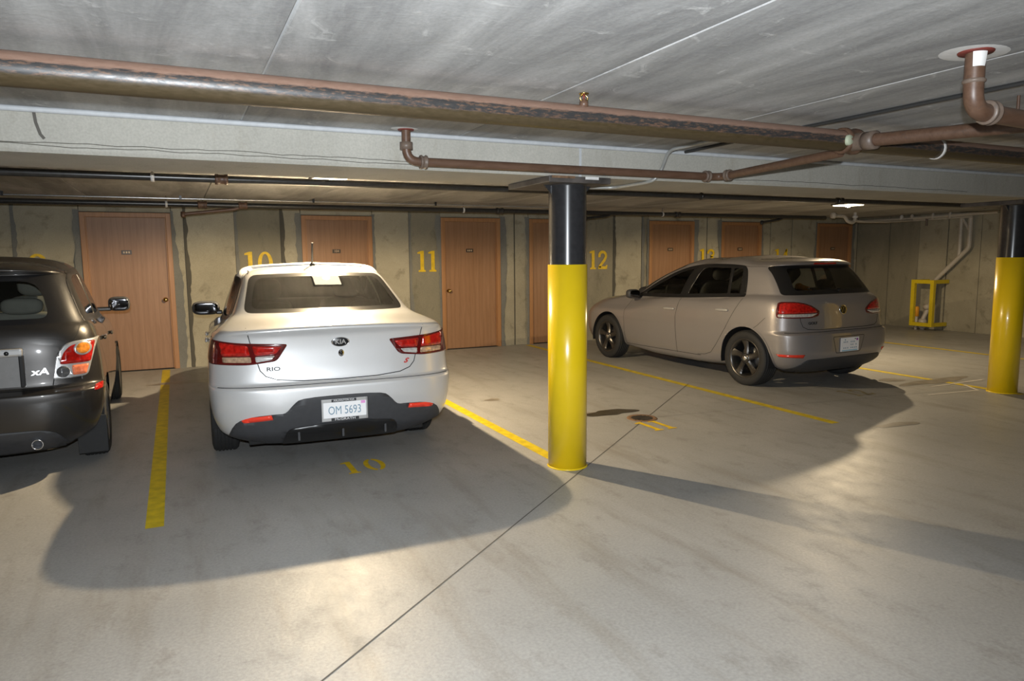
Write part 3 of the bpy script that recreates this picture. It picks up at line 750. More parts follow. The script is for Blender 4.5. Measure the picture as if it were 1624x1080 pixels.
class Car:
    def __init__(s, name, pose, rings, label, paint):
        a = math.radians(pose[2])
        s.root = empty(name, (pose[0], pose[1], 0), -a); tag(s.root, label, 'car')
        s.bm = body_bmesh(rings); s.lay = s.bm.faces.layers.int.new('part'); s.parts = {0: ('body_shell', paint, 0.0, None, False)}
        s.lay = s.bm.faces.layers.int.get('part')
        s.paint = paint; s.next = 1; s.objs = {}
        s.bvh = BVHTree.FromBMesh(s.bm)
    def filt(s, view):
        if view == 'rear': return lambda f, c: f.normal.y < -.02 and c.y < 1.6
        if view == 'front': return lambda f, c: f.normal.y > .02 and c.y > 1.6
        sg = -1 if view == 'left' else 1
        return lambda f, c: c.x * sg > .2 and f.normal.x * sg > .12
    def uv(s, view): return (0, 2) if view in ('rear', 'front') else (1, 2)
    def cut(s, poly, view, name, mat, off=0.0, parent=None, only=None, delete=False, skirt=True):
        """splits the body along poly (projected along the view axis) and moves the inside to a part of its own"""
        bm, lay = s.bm, s.lay; iu, iv = s.uv(view); fl = s.filt(view)
        us = [p[0] for p in poly]; vv = [p[1] for p in poly]; e = .02
        bb = (min(us) - e, max(us) + e, min(vv) - e, max(vv) + e)
        cand = set()
        for f in bm.faces:
            if only is not None and f[lay] not in only: continue
            c = f.calc_center_median()
            if bb[0] - .06 < c[iu] < bb[1] + .06 and bb[2] - .06 < c[iv] < bb[3] + .06 and fl(f, c): cand.add(f)
        n = len(poly)
        for i in range(n):
            a, b = poly[i], poly[(i + 1) % n]
            if abs(a[0] - b[0]) + abs(a[1] - b[1]) < 1e-6: continue
            lo_u, hi_u, lo_v, hi_v = min(a[0], b[0]) - 1e-4, max(a[0], b[0]) + 1e-4, min(a[1], b[1]) - 1e-4, max(a[1], b[1]) + 1e-4
            nu, nv = b[1] - a[1], -(b[0] - a[0]); L = math.hypot(nu, nv); nu /= L; nv /= L
            sel = []
            for f in cand:
                pu = [v.co[iu] for v in f.verts]
                if max(pu) < lo_u or min(pu) > hi_u: continue
                pv_ = [v.co[iv] for v in f.verts]
                if max(pv_) < lo_v or min(pv_) > hi_v: continue
                d = [(x - a[0]) * nu + (y - a[1]) * nv for x, y in zip(pu, pv_)]
                if min(d) < -1e-5 and max(d) > 1e-5: sel.append(f)
            if not sel: continue
            dist = lambda v: (v.co[iu] - a[0]) * nu + (v.co[iv] - a[1]) * nv
            for e_ in {x for f in sel for x in f.edges}:
                v1, v2 = e_.verts; d1, d2 = dist(v1), dist(v2)
                if (d1 > 1e-6 and d2 < -1e-6) or (d1 < -1e-6 and d2 > 1e-6):
                    nrm = v1.normal.lerp(v2.normal, d1 / (d1 - d2))
                    _, nv_ = bmesh.utils.edge_split(e_, v1, d1 / (d1 - d2)); nv_.normal = nrm.normalized()
            for f in sel:
                on_ = [v for v in f.verts if abs(dist(v)) <= 2e-6]
                if len(on_) >= 2:
                    va, vb = on_[0], on_[-1]
                    if not any(va in e_.verts and vb in e_.verts for e_ in f.edges):
                        try:
                            nf, _ = bmesh.utils.face_split(f, va, vb); nf[lay] = f[lay]; nf.smooth = True; nf.normal_update(); f.normal_update(); cand.add(nf)
                        except Exception: pass
        inside = [f for f in cand if f.is_valid and in_poly((f.calc_center_median()[iu], f.calc_center_median()[iv]), poly)]
        if delete:
            bmesh.ops.delete(bm, geom=inside, context='FACES'); return None
        t_ = s.next; s.next += 1
        s.parts[t_] = (name, mat, off, parent, skirt)
        for f in inside: f[lay] = t_
        return t_
    def finish(s):
        bm, lay = s.bm, s.lay; bm.normal_update(); bm.verts.index_update(); bm.faces.index_update()
        groups = {}
        for f in bm.faces: groups.setdefault(f[lay], []).append(f)
        for t_ in sorted(s.parts):
            name, mat, off, par, skirt = s.parts[t_]
            fs = groups.get(t_, [])
            idx = {}; v = []; nn = []; faces = []
            for f in fs:
                q = []
                for x in f.verts:
                    if x.index not in idx or idx.get(x.index) is None:
                        idx[x.index] = len(v); v.append(x.co + x.normal * off); nn.append(x.normal.copy())
                    q.append(idx[x.index])
                faces.append(q)
            if not v: print('EMPTY PART', name); continue
            if off > 0 and skirt:
                cnt = {}
                for q in faces:
                    for i in range(len(q)):
                        k = (q[i], q[(i + 1) % len(q)]); cnt[k] = cnt.get(k, 0) + 1
                bd = [k for k in cnt if (k[1], k[0]) not in cnt]; mp = {}
                for a, b in bd:
                    for i in (a, b):
                        if i not in mp: mp[i] = len(v); v.append(v[i] - nn[i] * (off + .004)); nn.append(nn[i])
                for a, b in bd: faces.append([b, a, mp[a], mp[b]])
            me = mesh_from(v, faces, True)
            if not (off > 0 and skirt):
                me.normals_split_custom_set_from_vertices([tuple(x) for x in nn])
            p = s.root if par is None else s.objs[par]
            s.objs[t_] = link(name, me, mat, p)
        bm.free()
    def hit(s, u, v, view):
        d = {'rear': Vector((0, 1, 0)), 'front': Vector((0, -1, 0)), 'left': Vector((1, 0, 0)), 'right': Vector((-1, 0, 0))}[view]
        o = Vector((u, -3, v)) if view == 'rear' else Vector((u, 8, v)) if view == 'front' else Vector((-3 if view == 'left' else 3, u, v))
        h = s.bvh.ray_cast(o, d)
        if h[0] is None: return None
        nrm = h[1]
        if nrm.dot(d) > 0: nrm = -nrm
        return h[0], nrm
    def ribbon(s, path, view, w, name, mat, off=.0012, closed=False, parent=None, step=.02):
        P = list(path) + ([path[0]] if closed else []); pts = []
        for a, b in zip(P[:-1], P[1:]):
            k = max(1, int(math.hypot(b[0] - a[0], b[1] - a[1]) / step))
            pts += [(a[0] + (b[0] - a[0]) * i / k, a[1] + (b[1] - a[1]) * i / k) for i in range(k)]
        pts.append(P[-1])
        hs = [h for h in (s.hit(u, v, view) for u, v in pts) if h]
        if len(hs) < 2: return None
        v = []; f = []
        for i, (p, n) in enumerate(hs):
            t_ = (hs[min(i + 1, len(hs) - 1)][0] - hs[max(i - 1, 0)][0])
            sd = t_.cross(n).normalized() * (w / 2); v += [p + n * off + sd, p + n * off - sd]
            if i and (p - hs[i - 1][0]).length < .12: f.append((2 * i - 2, 2 * i - 1, 2 * i + 1, 2 * i))
        return link(name, mesh_from(v, f, True), mat, parent or s.root)
    def place(s, o, u, v, view, off=.002, flat=False):
        """puts an object built in its local xy plane (+z outwards) on the body surface"""
        p, n = s.hit(u, v, view)
        if flat: n = {'rear': Vector((0, -1, 0)), 'left': Vector((-1, 0, 0)), 'right': Vector((1, 0, 0)), 'front': Vector((0, 1, 0))}[view]
        up = Vector((0, 0, 1)); xx = up.cross(n).normalized(); yy_ = n.cross(xx)
        o.parent = s.root
        o.matrix_local = Matrix(((xx.x, yy_.x, n.x, p.x + n.x * off), (xx.y, yy_.y, n.y, p.y + n.y * off), (xx.z, yy_.z, n.z, p.z + n.z * off), (0, 0, 0, 1)))
        return o
    def both(s, poly): return [( -x, z) for x, z in poly][::-1]
def rounded(pts, r, n=4):
    """polygon with rounded corners"""
    out = []; k = len(pts)
    for i in range(k):
        a, b, c = Vector(pts[i - 1]), Vector(pts[i]), Vector(pts[(i + 1) % k]); rr = r[i] if isinstance(r, (list, tuple)) else r
        d = min(rr, (a - b).length * .45, (c - b).length * .45)
        u, w = b + (a - b).normalized() * d, b + (c - b).normalized() * d
        for j in range(n + 1):
            t = j / n; q = u * (1 - t) ** 2 + b * 2 * t * (1 - t) + w * t * t; out.append((q.x, q.y))
    return out
def circle(cy, cz, r, n=32): return [(cy + r * math.cos(2 * math.pi * k / n), cz + r * math.sin(2 * math.pi * k / n)) for k in range(n)]

WHEELS = {}
def wheel_meshes(key, R, rim, w, spokes, curve=0.0):
    """tyre and rim meshes lying on the x axis, outer face towards +x"""
    if key in WHEELS: return WHEELS[key]
    hw = w / 2; prof = [(rim - .012, -hw + .02), (rim + .005, -hw + .004), ((R + rim) / 2, -hw - .004), (R - .02, -hw + .006), (R - .004, -hw + .022)]
    g = 5
    for k in range(g):
        x0 = -hw + .03 + (w - .06) * k / g; x1 = -hw + .03 + (w - .06) * (k + 1) / g
        prof += [(R, x0 + .001), (R, x1 - .009), (R - .007, x1 - .007), (R - .007, x1 - .001)]
    prof += [(R - .004, hw - .022), (R - .02, hw - .006), ((R + rim) / 2, hw + .004), (rim + .005, hw - .004), (rim - .012, hw - .02)]
    tyre = MB().lathe(prof, 'x', 48).mesh()
    mb = MB().lathe([(rim - .03, -hw + .02), (rim - .035, -hw * .2), (rim - .03, hw - .05), (rim - .022, hw - .022), (rim - .006, hw - .008), (rim + .006, hw - .006), (rim + .004, hw - .016), (rim - .012, hw - .03), (rim - .012, -hw + .02)], 'x', 48)
    for k in range(spokes):
        a0 = 2 * math.pi * k / spokes + .3
        secs = []
        for j in range(7):
            t = j / 6; r = .045 + (rim - .02 - .045) * t; a = a0 + curve * t * t; wd = (.036 - .006 * math.sin(t * math.pi)) + (.016 * t * t); x = hw - .03 - .028 * (1 - t) ** 2 * 0 - .012 * math.sin(t * math.pi)
            secs.append((r, a, wd, x))
        v = []; f = []
        for r, a, wd, x in secs:
            ca, sa = math.cos(a), math.sin(a)
            for dx, dw in ((.0, -1.0), (.012, -.55), (.012, .55), (.0, 1.0), (-.03, .8), (-.03, -.8)):
                v.append((x + dx, r * ca - dw * wd * sa, r * sa + dw * wd * ca))
        for j in range(6):
            for q in range(6): f.append((j * 6 + q, j * 6 + (q + 1) % 6, (j + 1) * 6 + (q + 1) % 6, (j + 1) * 6 + q))
        mb.add(v, f, False)
    mb.lathe([(0, hw - .012), (.035, hw - .012), (.06, hw - .02), (.07, hw - .05), (.07, hw - .08)], 'x', 24)
    rimm = mb.mesh()
    cap = MB().lathe([(0, hw - .004), (.022, hw - .005), (.028, hw - .011)], 'x', 20).mesh()
    nuts = MB()
    for k in range(5):
        a = 2 * math.pi * (k + .5) / 5 + .3; nuts.lathe([(0, hw - .010), (.009, hw - .010), (.010, hw - .03)], 'x', 8, (0, .048 * math.cos(a), .048 * math.sin(a)))
    disc = MB().lathe([(.05, -.02), (.13, -.02), (.13, -.0), (.05, .0)], 'x', 32).mesh()
    WHEELS[key] = (tyre, rimm, cap, nuts.mesh(), disc); return WHEELS[key]
def add_wheels(car, key, R, rim, w, spokes, half, yr, yf, mat, curve=0.0, capmat='chrome'):
    tyre, rimm, cap, nuts, disc = wheel_meshes(key, R, rim, w, spokes, curve)
    for me, m in ((tyre, 'rubber'), (rimm, mat), (cap, capmat), (nuts, 'dark_trim'), (disc, 'brake_steel')):
        if len(me.materials) == 0: me.materials.append(M[m])
    for sd in (-1, 1):
        for y in (yr, yf):
            o = link('wheel', rimm, None, car.root, (sd * half, y, R - .004))
            o.rotation_euler = (0, 0, 0 if sd > 0 else math.pi)
            link('tyre', tyre, None, o); link('wheel_cap', cap, None, o); tag(link('lug_nuts', nuts, None, o), kind='stuff'); link('brake_disc', disc, None, o)
def wheel_wells(car, yr, yf, zc, r, half):
    for sd in (-1, 1):
        for y in (yr, yf):
            x0, x1 = sorted((sd * half, sd * (half - .30)))
            mb = MB().lathe([(r, x0), (r, x1)], 'x', 24, (0, y, zc), a0=math.radians(-12), a1=math.radians(192))
            xi = x0 if sd > 0 else x1
            mb.lathe([(.02, xi), (r, xi)], 'x', 24, (0, y, zc), a0=math.radians(-12), a1=math.radians(192))
            mb.build('wheel_well', 'gap_black', car.root)
def underbody(car, y0, y1, w, z=.2):
    MB().box(-w, w, y0, y1, z, z + .06, .01).build('underbody', 'gap_black', car.root)
def sblob(sx, sy, sz, n=2.6, seg=20, rows=12):
    """superellipsoid"""
    def pw(a): return math.copysign(abs(a) ** (2 / n), a)
    v = []; f = []
    for i in range(rows + 1):
        p = -math.pi / 2 + math.pi * i / rows
        for k in range(seg):
            a = 2 * math.pi * k / seg; v.append((sx * pw(math.cos(p)) * pw(math.cos(a)), sy * pw(math.cos(p)) * pw(math.sin(a)), sz * pw(math.sin(p))))
    for i in range(rows):
        for k in range(seg): f.append((i * seg + k, i * seg + (k + 1) % seg, (i + 1) * seg + (k + 1) % seg, (i + 1) * seg + k))
    return v, f
def seats(car, yfront, yrear, zbase, ztop, mat, headrest=True, grey=None):
    for x in (-.36, .36):
        v, f = sblob(.24, .07, (ztop - .12 - zbase) / 2, 4)
        o = MB().add([(a, b + (c) * -.22, c) for a, b, c in v], f, True).build('front_seat', mat, car.root, (x, yfront, (ztop - .12 + zbase) / 2))
        v, f = sblob(.135, .05, .095, 3); h = MB().add(v, f, True).build('headrest', mat, o, (0, -.14, (ztop - .12 - zbase) / 2 + .09))
    v, f = sblob(.62, .08, (ztop - .2 - zbase) / 2, 5)
    o = MB().add([(a, b - c * .3, c) for a, b, c in v], f, True).build('rear_seat', mat, car.root, (0, yrear, (ztop - .2 + zbase) / 2))
    for x in (-.36, .36):
        v, f = sblob(.13, .05, .06, 3); MB().add(v, f, True).build('headrest', grey or mat, o, (x, -.10, (ztop - .2 - zbase) / 2 + .04))
def cabin(car, y0, y1, w, z, dash_y):
    MB().box(-w, w, y0, y1, z - .02, z).build('cabin_floor', 'cabin_dark', car.root)
    v, f = sblob(w * .96, .22, .10, 4); MB().add(v, f, True).build('dashboard', 'cabin_dark', car.root, (0, dash_y, z + .04))
    MB().tube([(-.36 + .17 * math.cos(a), -.02 * math.sin(a), .17 * math.sin(a)) for a in [2 * math.pi * k / 20 for k in range(21)]], .014, 8).build('steering_wheel', 'cabin_dark', car.root, (0, dash_y - .30, z + .08))
def door_mirror(car, x, y, z, sx, sy, sz, mat, stalk):
    sd = 1 if x > 0 else -1
    v, f = sblob(sx, sy, sz, 3.2)
    o = MB().add([(a, b * (1 if b > 0 else .55), c) for a, b, c in v], f, True).build('door_mirror', mat, car.root, (x, y, z))
    v, f = sblob(sx * .86, .006, sz * .8, 4); MB().add(v, f, True).build('mirror_glass', 'mirror_glass', o, (0, -sy * .56, 0))
    MB().box(min(0, -sd * stalk), max(0, -sd * stalk), -.035, .04, -.022, .016, .012).build('mirror_arm', 'dark_trim', o, (-sd * sx * .7, .0, -sz * .62))
def door_handle(car, y, z, view, mat, L=.10):
    v, f = sblob(L, .016, .012, 3.0)
    o = MB().add([(a, c_ if False else b, c) for a, b, c in v], f, True).build('door_handle', mat, car.root)
    car.place(o, y, z, view, .012)
    cupv, cupf = sblob(.055, .022, .004, 2.2)
    c = MB().add(cupv, cupf, True).build('handle_cup', 'dark_trim', o, (0, -.006, -.020))
def lettering(car, body, size, u, v, view, mat, bold=.0, shear=0.0, sx=1.0, off=.003, name='badge_lettering', flat=False):
    off += .003
    o = link(name, text_mesh(body, size, .0012, bold, shear), mat, car.root); car.place(o, u, v, view, off, flat)
    if sx != 1.0: o.scale = (sx, 1, 1)
    return o
def plate(car, u, v, view, off, body_fn):
    o = MB().box(-.152, .152, -.076, .076, 0, .004, .0015).build('license_plate', 'plate_white', car.root); car.place(o, u, v, view, off, True)
    body_fn(o); return o

# ---- sedan ------------------------------------------------------
kia = Car('sedan_car', (1.0, 4.86, 2.5), [
    (.20, .17, .20, .16, 4.26, .62, .74, .62, .45, .8),
    (.255, .215, .24, .09, 4.33, .74, .80, .74, .45, .8),
    (.30, .27, .30, .05, 4.36, .80, .828, .78, .46, .8),
    (.42, .42, .42, .015, 4.38, .845, .848, .82, .48, .8),
    (.53, .52, .50, .0, 4.39, .858, .858, .83, .48, .8),
    (.600, .585, .57, .002, 4.385, .862, .86, .832, .48, .8),
    (.622, .61, .60, .014, 4.38, .862, .861, .832, .48, .8),
    (.642, .63, .62, .045, 4.375, .860, .861, .832, .47, .8),
    (.74, .71, .67, .062, 4.35, .855, .862, .825, .47, .82),
    (.86, .80, .73, .066, 4.30, .842, .858, .81, .46, .85),
    (.955, .875, .80, .058, 4.20, .815, .842, .78, .44, .85),
    (1.005, .915, .85, .032, 4.08, .785, .815, .75, .42, .85, 4.0, .02),
    (1.022, .935, .875, .040, 3.96, .768, .795, .735, .42, .82, 4.0, .022),
    (1.040, .950, .90, .12, 3.75, .740, .775, .72, .40, .75, 4.0, .022),
    (1.070, .965, .95, .40, 3.25, .690, .745, .70, .36, .55, 3.6, .02),
    (1.090, .985, .985, .475, 3.10, .668, .730, .68, .36, .50, 3.4, .02),
    (1.20, 1.12, 1.12, .70, 2.83, .622, .688, .64, .36, .45, 3.4, .02),
    (1.30, 1.25, 1.25, .91, 2.55, .585, .645, .60, .36, .42, 3.4, .02),
    (1.355, 1.345, 1.345, 1.04, 2.32, .562, .605, .565, .36, .4, 3.4, .02),
    (1.390, 1.395, 1.395, 1.16, 2.14, .53, .565, .525, .36, .4, 3.4, .02),
    (1.412, 1.425, 1.418, 1.28, 1.98, .44, .465, .43, .34, .38, 3.0, .012),
    (1.425, 1.448, 1.432, 1.45, 1.80, .0, .0, .0, .25, .25, 3.0, .0),
], 'pearl white four-door sedan with roof antenna parked in stall 10', 'paint_pearl')
for vw in ('left', 'right'):
    for cy in (.975, 3.555): kia.cut(circle(cy, .315, .352, 36), vw, '', '', delete=True)
    sg = smooth_poly([(.90, 1.045), (1.02, 1.15), (1.22, 1.265), (1.5, 1.335), (1.9, 1.352), (2.25, 1.315), (2.6, 1.17), (2.98, .985), (2.2, .975), (1.4, .99)], 5, (0, 7))
    tr = kia.cut(sg, vw, 'window_trim', 'dark_trim', .002)
    g1 = smooth_poly([(1.13, 1.035), (1.22, 1.15), (1.4, 1.25), (1.62, 1.315), (1.93, 1.322), (1.93, 1.01), (1.4, 1.018)], 4, (0, 4, 5))
    g2 = smooth_poly([(2.02, 1.322), (2.25, 1.285), (2.5, 1.185), (2.78, 1.03), (2.78, 1.005), (2.02, 1.008)], 4, (0, 3, 4, 5))
    kia.cut(g1, vw, 'window_glass', 'glass_clear', 0, tr); kia.cut(g2, vw, 'window_glass', 'glass_clear', 0, tr)
# rear window, boot lid, lamps, bumper insert
rw = rounded([(-.598, 1.088), (.598, 1.088), (.522, 1.352), (.2, 1.366), (-.2, 1.366), (-.522, 1.352)], [.05, .05, .06, .2, .2, .06])
fr_ = kia.cut(rw, 'rear', 'rear_window_frit', 'dark_trim', .0)
rwi = rounded([(-.545, 1.115), (.545, 1.115), (.478, 1.328), (.2, 1.340), (-.2, 1.340), (-.478, 1.328)], [.05, .05, .06, .2, .2, .06])
kia.cut(rwi, 'rear', 'rear_window_glass', 'glass_clear', 0, fr_)
ws_ = rounded([(-.66, .985), (.66, .985), (.55, 1.36), (-.55, 1.36)], .05); kia.cut(ws_, 'front', 'windshield', 'glass_clear', 0)
lid = [(-.60, 1.083), (-.605, 1.02), (-.585, .93), (-.545, .79), (-.53, .735), (-.495, .695), (-.42, .668), (-.25, .652), (0, .648), (.25, .652), (.42, .668), (.495, .695), (.53, .735), (.545, .79), (.585, .93), (.605, 1.02), (.60, 1.083)]
lt_ = kia.cut(lid, 'rear', 'boot_lid', 'paint_pearl', 0, only={0})
for sgn in (-1, 1):
    m_ = lambda P: [(sgn * x, z) for x, z in P] if sgn > 0 else [(sgn * x, z) for x, z in P][::-1]
    out = rounded([(.345, .908), (.42, .795), (.60, .775), (.84, .780), (.88, .95), (.66, .925)], [.02, .03, .03, .02, .02, .05])
    tl = kia.cut(m_(out), 'rear', 'tail_light', 'lens_red_dark', .006)
    in1 = rounded([(.385, .892), (.425, .845), (.556, .838), (.572, .902)], .012); in2 = rounded([(.586, .838), (.76, .838), (.77, .928), (.60, .905)], .012)
    in3 = rounded([(.430, .832), (.455, .806), (.552, .792), (.556, .830)], .008); in4 = rounded([(.580, .792), (.755, .795), (.757, .830), (.584, .830)], .008)
    kia.cut(m_(in1), 'rear', 'red_lens', 'lens_red', .009, tl, {tl}); kia.cut(m_(in2), 'rear', 'red_lens', 'lens_red', .009, tl, {tl})
    kia.cut(m_(in3), 'rear', 'reversing_lens', 'lens_clear', .009, tl, {tl}); kia.cut(m_(in4), 'rear', 'indicator_lens', 'lens_orange2', .009, tl, {tl})
plain('lens_orange2', (.62, .42, .28), .12, coat=1.0, metal=.3, var=.35, scale=50)
val = smooth_poly([(-.74, .20), (-.75, .27), (-.70, .385), (-.60, .428), (-.46, .440), (-.385, .445), (-.33, .50), (-.26, .535), (0, .543), (.26, .535), (.33, .50), (.385, .445), (.46, .440), (.60, .428), (.70, .385), (.75, .27), (.74, .20)], 3, (0, 16))
va = kia.cut(val, 'rear', 'bumper_insert', 'black_plastic', .003, None, {0})
for sgn in (-1, 1):
    rf = [(.475, .437), (.465, .405), (.650, .392), (.672, .424)]; rf = [(sgn * x, z) for x, z in rf]
    kia.cut(rf, 'rear', 'reflector', 'lens_red_bright', .008, va, {va})
dl = smooth_poly([(-.40, .20), (-.38, .30), (-.30, .335), (0, .345), (.30, .335), (.38, .30), (.40, .20)], 3, (0, 6))
kia.cut(dl, 'rear', 'diffuser', 'dark_trim', .008, va, {va})
kia.finish()
kia.ribbon(lid[1:-1], 'rear', .006, 'panel_gap', 'gap_black')
for sgn in (-1, 1): kia.ribbon([(sgn * .526, 1.356), (sgn * .516, 1.372), (sgn * .510, 1.384)], 'rear', .014, 'roof_ditch', 'black_plastic', step=.0015)
kia.ribbon([(-.80, .628), (-.6, .628), (0, .628), (.6, .628), (.80, .628)], 'rear', .006, 'panel_gap', 'gap_black')
for vw in ('left', 'right'):
    kia.ribbon([(1.95, .97), (1.93, .60), (1.90, .26)], vw, .005, 'panel_gap', 'gap_black')
    kia.ribbon([(.98, 1.02), (1.12, .85), (1.22, .70), (1.36, .45), (1.40, .26)], vw, .005, 'panel_gap', 'gap_black')
    kia.ribbon([(2.95, .95), (3.02, .75), (3.0, .26)], vw, .005, 'panel_gap', 'gap_black')
    kia.ribbon([(1.40, .25), (3.0, .25)], vw, .006, 'panel_gap', 'gap_black')
    door_handle(kia, 1.33, .83, vw, 'paint_pearl'); door_handle(kia, 2.16, .80, vw, 'paint_pearl')
for x in (-.30, .0, .30): MB().box(x - .008, x + .008, .0, .06, .235, .33, .004).build('diffuser_fin', 'black_plastic', kia.root, (0, .045, 0))
add_wheels(kia, 'kia', .312, .195, .19, 8, .762, .975, 3.555, 'alloy', .15)
wheel_wells(kia, .975, 3.555, .315, .350, .852); underbody(kia, .2, 4.2, .62)
cabin(kia, .55, 3.1, .66, .93, 2.85); seats(kia, 1.95, 1.05, .80, 1.24, 'seat_cloth', grey='seat_cloth')
for x in (-.985, .985): door_mirror(kia, x * .88, 2.66, 1.005, .125, .075, .068, 'black_plastic', .06)
em = MB().lathe([(0, .003), (.055, .003), (.062, .0)], 'z', 28).build('brand_emblem', 'dark_trim', kia.root); kia.place(em, .005, .905, 'rear', .001); em.scale = (1.0, .54, 1)
ring_ = MB().lathe([(.055, .003), (.059, .006), (.063, .0)], 'z', 32).build('emblem_rim', 'chrome', em)
o = link('emblem_lettering', text_mesh('KIA', .048, .001, .001), 'chrome', em, (0, 0, .0045)); o.scale = (1, 1.75, 1)
lettering(kia, 'RIO', .038, -.445, .742, 'rear', 'dark_ink', .0008, 0, 1.45); lettering(kia, 'S', .045, .462, .742, 'rear', 'badge_red', .002, .5, 1.3)
lk = MB().lathe([(0, .006), (.018, .006), (.02, .0)], 'z', 18).build('boot_lock', 'chrome', kia.root); kia.place(lk, .008, .827, 'rear', .001); lk.scale = (1, 1.3, 1)
MB().lathe([(0, .009), (.010, .009), (.010, .005)], 'z', 14).build('keyhole', 'dark_trim', lk)
def kp(o):
    f = MB().box(-.155, .155, .054, .077, .003, .007, .002).box(-.155, .155, -.077, -.052, .003, .007, .002).box(-.158, -.146, -.077, .077, .003, .007, .002).box(.146, .158, -.077, .077, .003, .007, .002)
    f.build('plate_frame', 'silver_trim', o)
    MB().box(-.09, .08, .056, .075, .0071, .0076).build('frame_label', 'dark_ink', o); MB().box(-.095, .095, -.0755, -.056, .0071, .0076).build('frame_label', 'dark_ink', o)
    q = link('plate_lettering', text_mesh('OM 5693', .074, .0004), 'plate_ink', o, (.0, -.006, .0046)); q.scale = (.80, 1.12, 1)
    q = link('frame_lettering', text_mesh('ARLINGTON KIA', .018, .0003), 'plate_white', o, (-.005, .066, .0079)); q.scale = (1.05, 1, 1)
    q = link('frame_lettering', text_mesh('McGRATH', .021, .0003), 'plate_white', o, (0, -.066, .0079)); q.scale = (1.5, 1, 1)
    MB().box(.112, .142, .033, .052, .004, .0047).build('plate_sticker', 'sticker_pink', o)
plate(kia, .008, .44, 'rear', .012, kp)
an = MB().lathe([(0, .0), (.026, .0), (.022, .02), (.010, .034), (0, .036)], 'z', 16)
an.tube([(0, 0, .03), (.0, -.055, .20)], .008, 8).build('roof_antenna', 'dark_trim', kia.root, (.0, 1.36, 1.412))
MB().box(-.03, .03, 1.13, 1.16, 1.30, 1.32).build('brake_light', 'lens_red', kia.root, (0, -.16, 0))

# ---- silver hatchback -------------------------------------------
golf = Car('hatchback_car', (6.67, 5.40, -3.0), [
    (.19, .17, .19, .14, 4.05, .64, .76, .64, .42, .8),
    (.25, .21, .23, .07, 4.12, .77, .82, .77, .42, .8),
    (.32, .28, .30, .03, 4.15, .83, .85, .82, .44, .8),
    (.44, .42, .42, .0, 4.18, .872, .872, .85, .46, .8),
    (.56, .54, .52, .0, 4.18, .883, .882, .86, .46, .8),
    (.615, .60, .58, .006, 4.17, .886, .885, .86, .46, .8),
    (.632, .615, .60, .035, 4.168, .886, .886, .86, .46, .8),
    (.655, .64, .615, .068, 4.165, .885, .887, .86, .45, .8),
    (.72, .70, .66, .080, 4.14, .880, .888, .853, .44, .82),
    (.82, .77, .71, .088, 4.10, .870, .884, .84, .44, .84),
    (.92, .85, .78, .102, 4.0, .852, .870, .80, .43, .85),
    (.985, .91, .85, .125, 3.80, .828, .846, .77, .42, .82),
    (1.015, .94, .90, .150, 3.45, .802, .820, .75, .42, .7),
    (1.035, .96, .95, .172, 3.08, .778, .798, .72, .42, .55),
    (1.07, .985, .985, .195, 3.0, .765, .785, .70, .42, .5),
    (1.18, 1.12, 1.12, .27, 2.74, .73, .745, .66, .42, .45),
    (1.28, 1.26, 1.25, .345, 2.44, .695, .70, .62, .42, .42),
    (1.340, 1.345, 1.345, .40, 2.18, .665, .66, .58, .42, .4),
    (1.352, 1.365, 1.365, .375, 2.12, .655, .648, .57, .42, .4, 4.0, .01),
    (1.372, 1.385, 1.385, .345, 2.05, .640, .628, .55, .42, .4, 4.0, .015),
    (1.405, 1.42, 1.42, .385, 1.9, .58, .572, .50, .40, .38, 3.6, .015),
    (1.430, 1.452, 1.44, .52, 1.75, .42, .42, .38, .36, .34, 3.0, .01),
    (1.442, 1.470, 1.452, .78, 1.55, .0, .0, .0, .25, .25, 3.0, .0),
], 'silver five-door hatchback parked beyond the yellow column with dark alloy wheels', 'paint_silver')
for vw in ('left', 'right'):
    for cy in (.68, 3.30): golf.cut(circle(cy, .31, .362, 36), vw, '', '', delete=True)
    sg = smooth_poly([(.765, 1.0), (.80, 1.20), (.86, 1.325), (1.0, 1.358), (1.35, 1.368), (1.70, 1.355), (2.02, 1.295), (2.35, 1.165), (2.62, 1.03), (2.82, .915), (1.8, .945)], 5, (0, 9))
    tr = golf.cut(sg, vw, 'window_trim', 'dark_trim', .002)
    golf.cut(smooth_poly([(.87, 1.035), (.90, 1.28), (.95, 1.315), (1.05, 1.322), (1.02, 1.03)], 4, (0, 3, 4)), vw, 'quarter_glass', 'glass_tint', 0, tr, {tr})
    golf.cut(rounded([(1.06, 1.028), (1.095, 1.322), (1.56, 1.328), (1.72, .995)], [.02, .03, .06, .02]), vw, 'window_glass', 'glass_tint', 0, tr, {tr})
    golf.cut(smooth_poly([(1.86, .985), (1.78, 1.305), (2.0, 1.262), (2.28, 1.15), (2.55, 1.02), (2.62, .965)], 4, (0, 1, 5)), vw, 'window_glass', 'glass_tint', 0, tr, {tr})
rw = rounded([(-.735, 1.035), (.735, 1.035), (.655, 1.352), (-.655, 1.352)], [.03, .03, .05, .05])
fr_ = golf.cut(rw, 'rear', 'rear_window_frit', 'dark_trim', 0, None, {0})
golf.cut(rounded([(-.60, 1.085), (.60, 1.085), (.545, 1.318), (-.545, 1.318)], .04), 'rear', 'rear_window_glass', 'glass_tint', 0, fr_, {fr_})
golf.cut(rounded([(-.68, .99), (.68, .99), (.56, 1.36), (-.56, 1.36)], .05), 'front', 'windshield', 'glass_clear', 0)
golf.cut([(-.19, 1.362), (-.18, 1.380), (.18, 1.380), (.19, 1.362)], 'rear', 'high_brake_light', 'lens_red', .003)
gate = [(-.655, 1.03), (-.665, .93), (-.645, .76), (-.62, .70), (-.56, .672), (-.40, .662), (.40, .662), (.56, .672), (.62, .70), (.645, .76), (.665, .93), (.655, 1.03)]
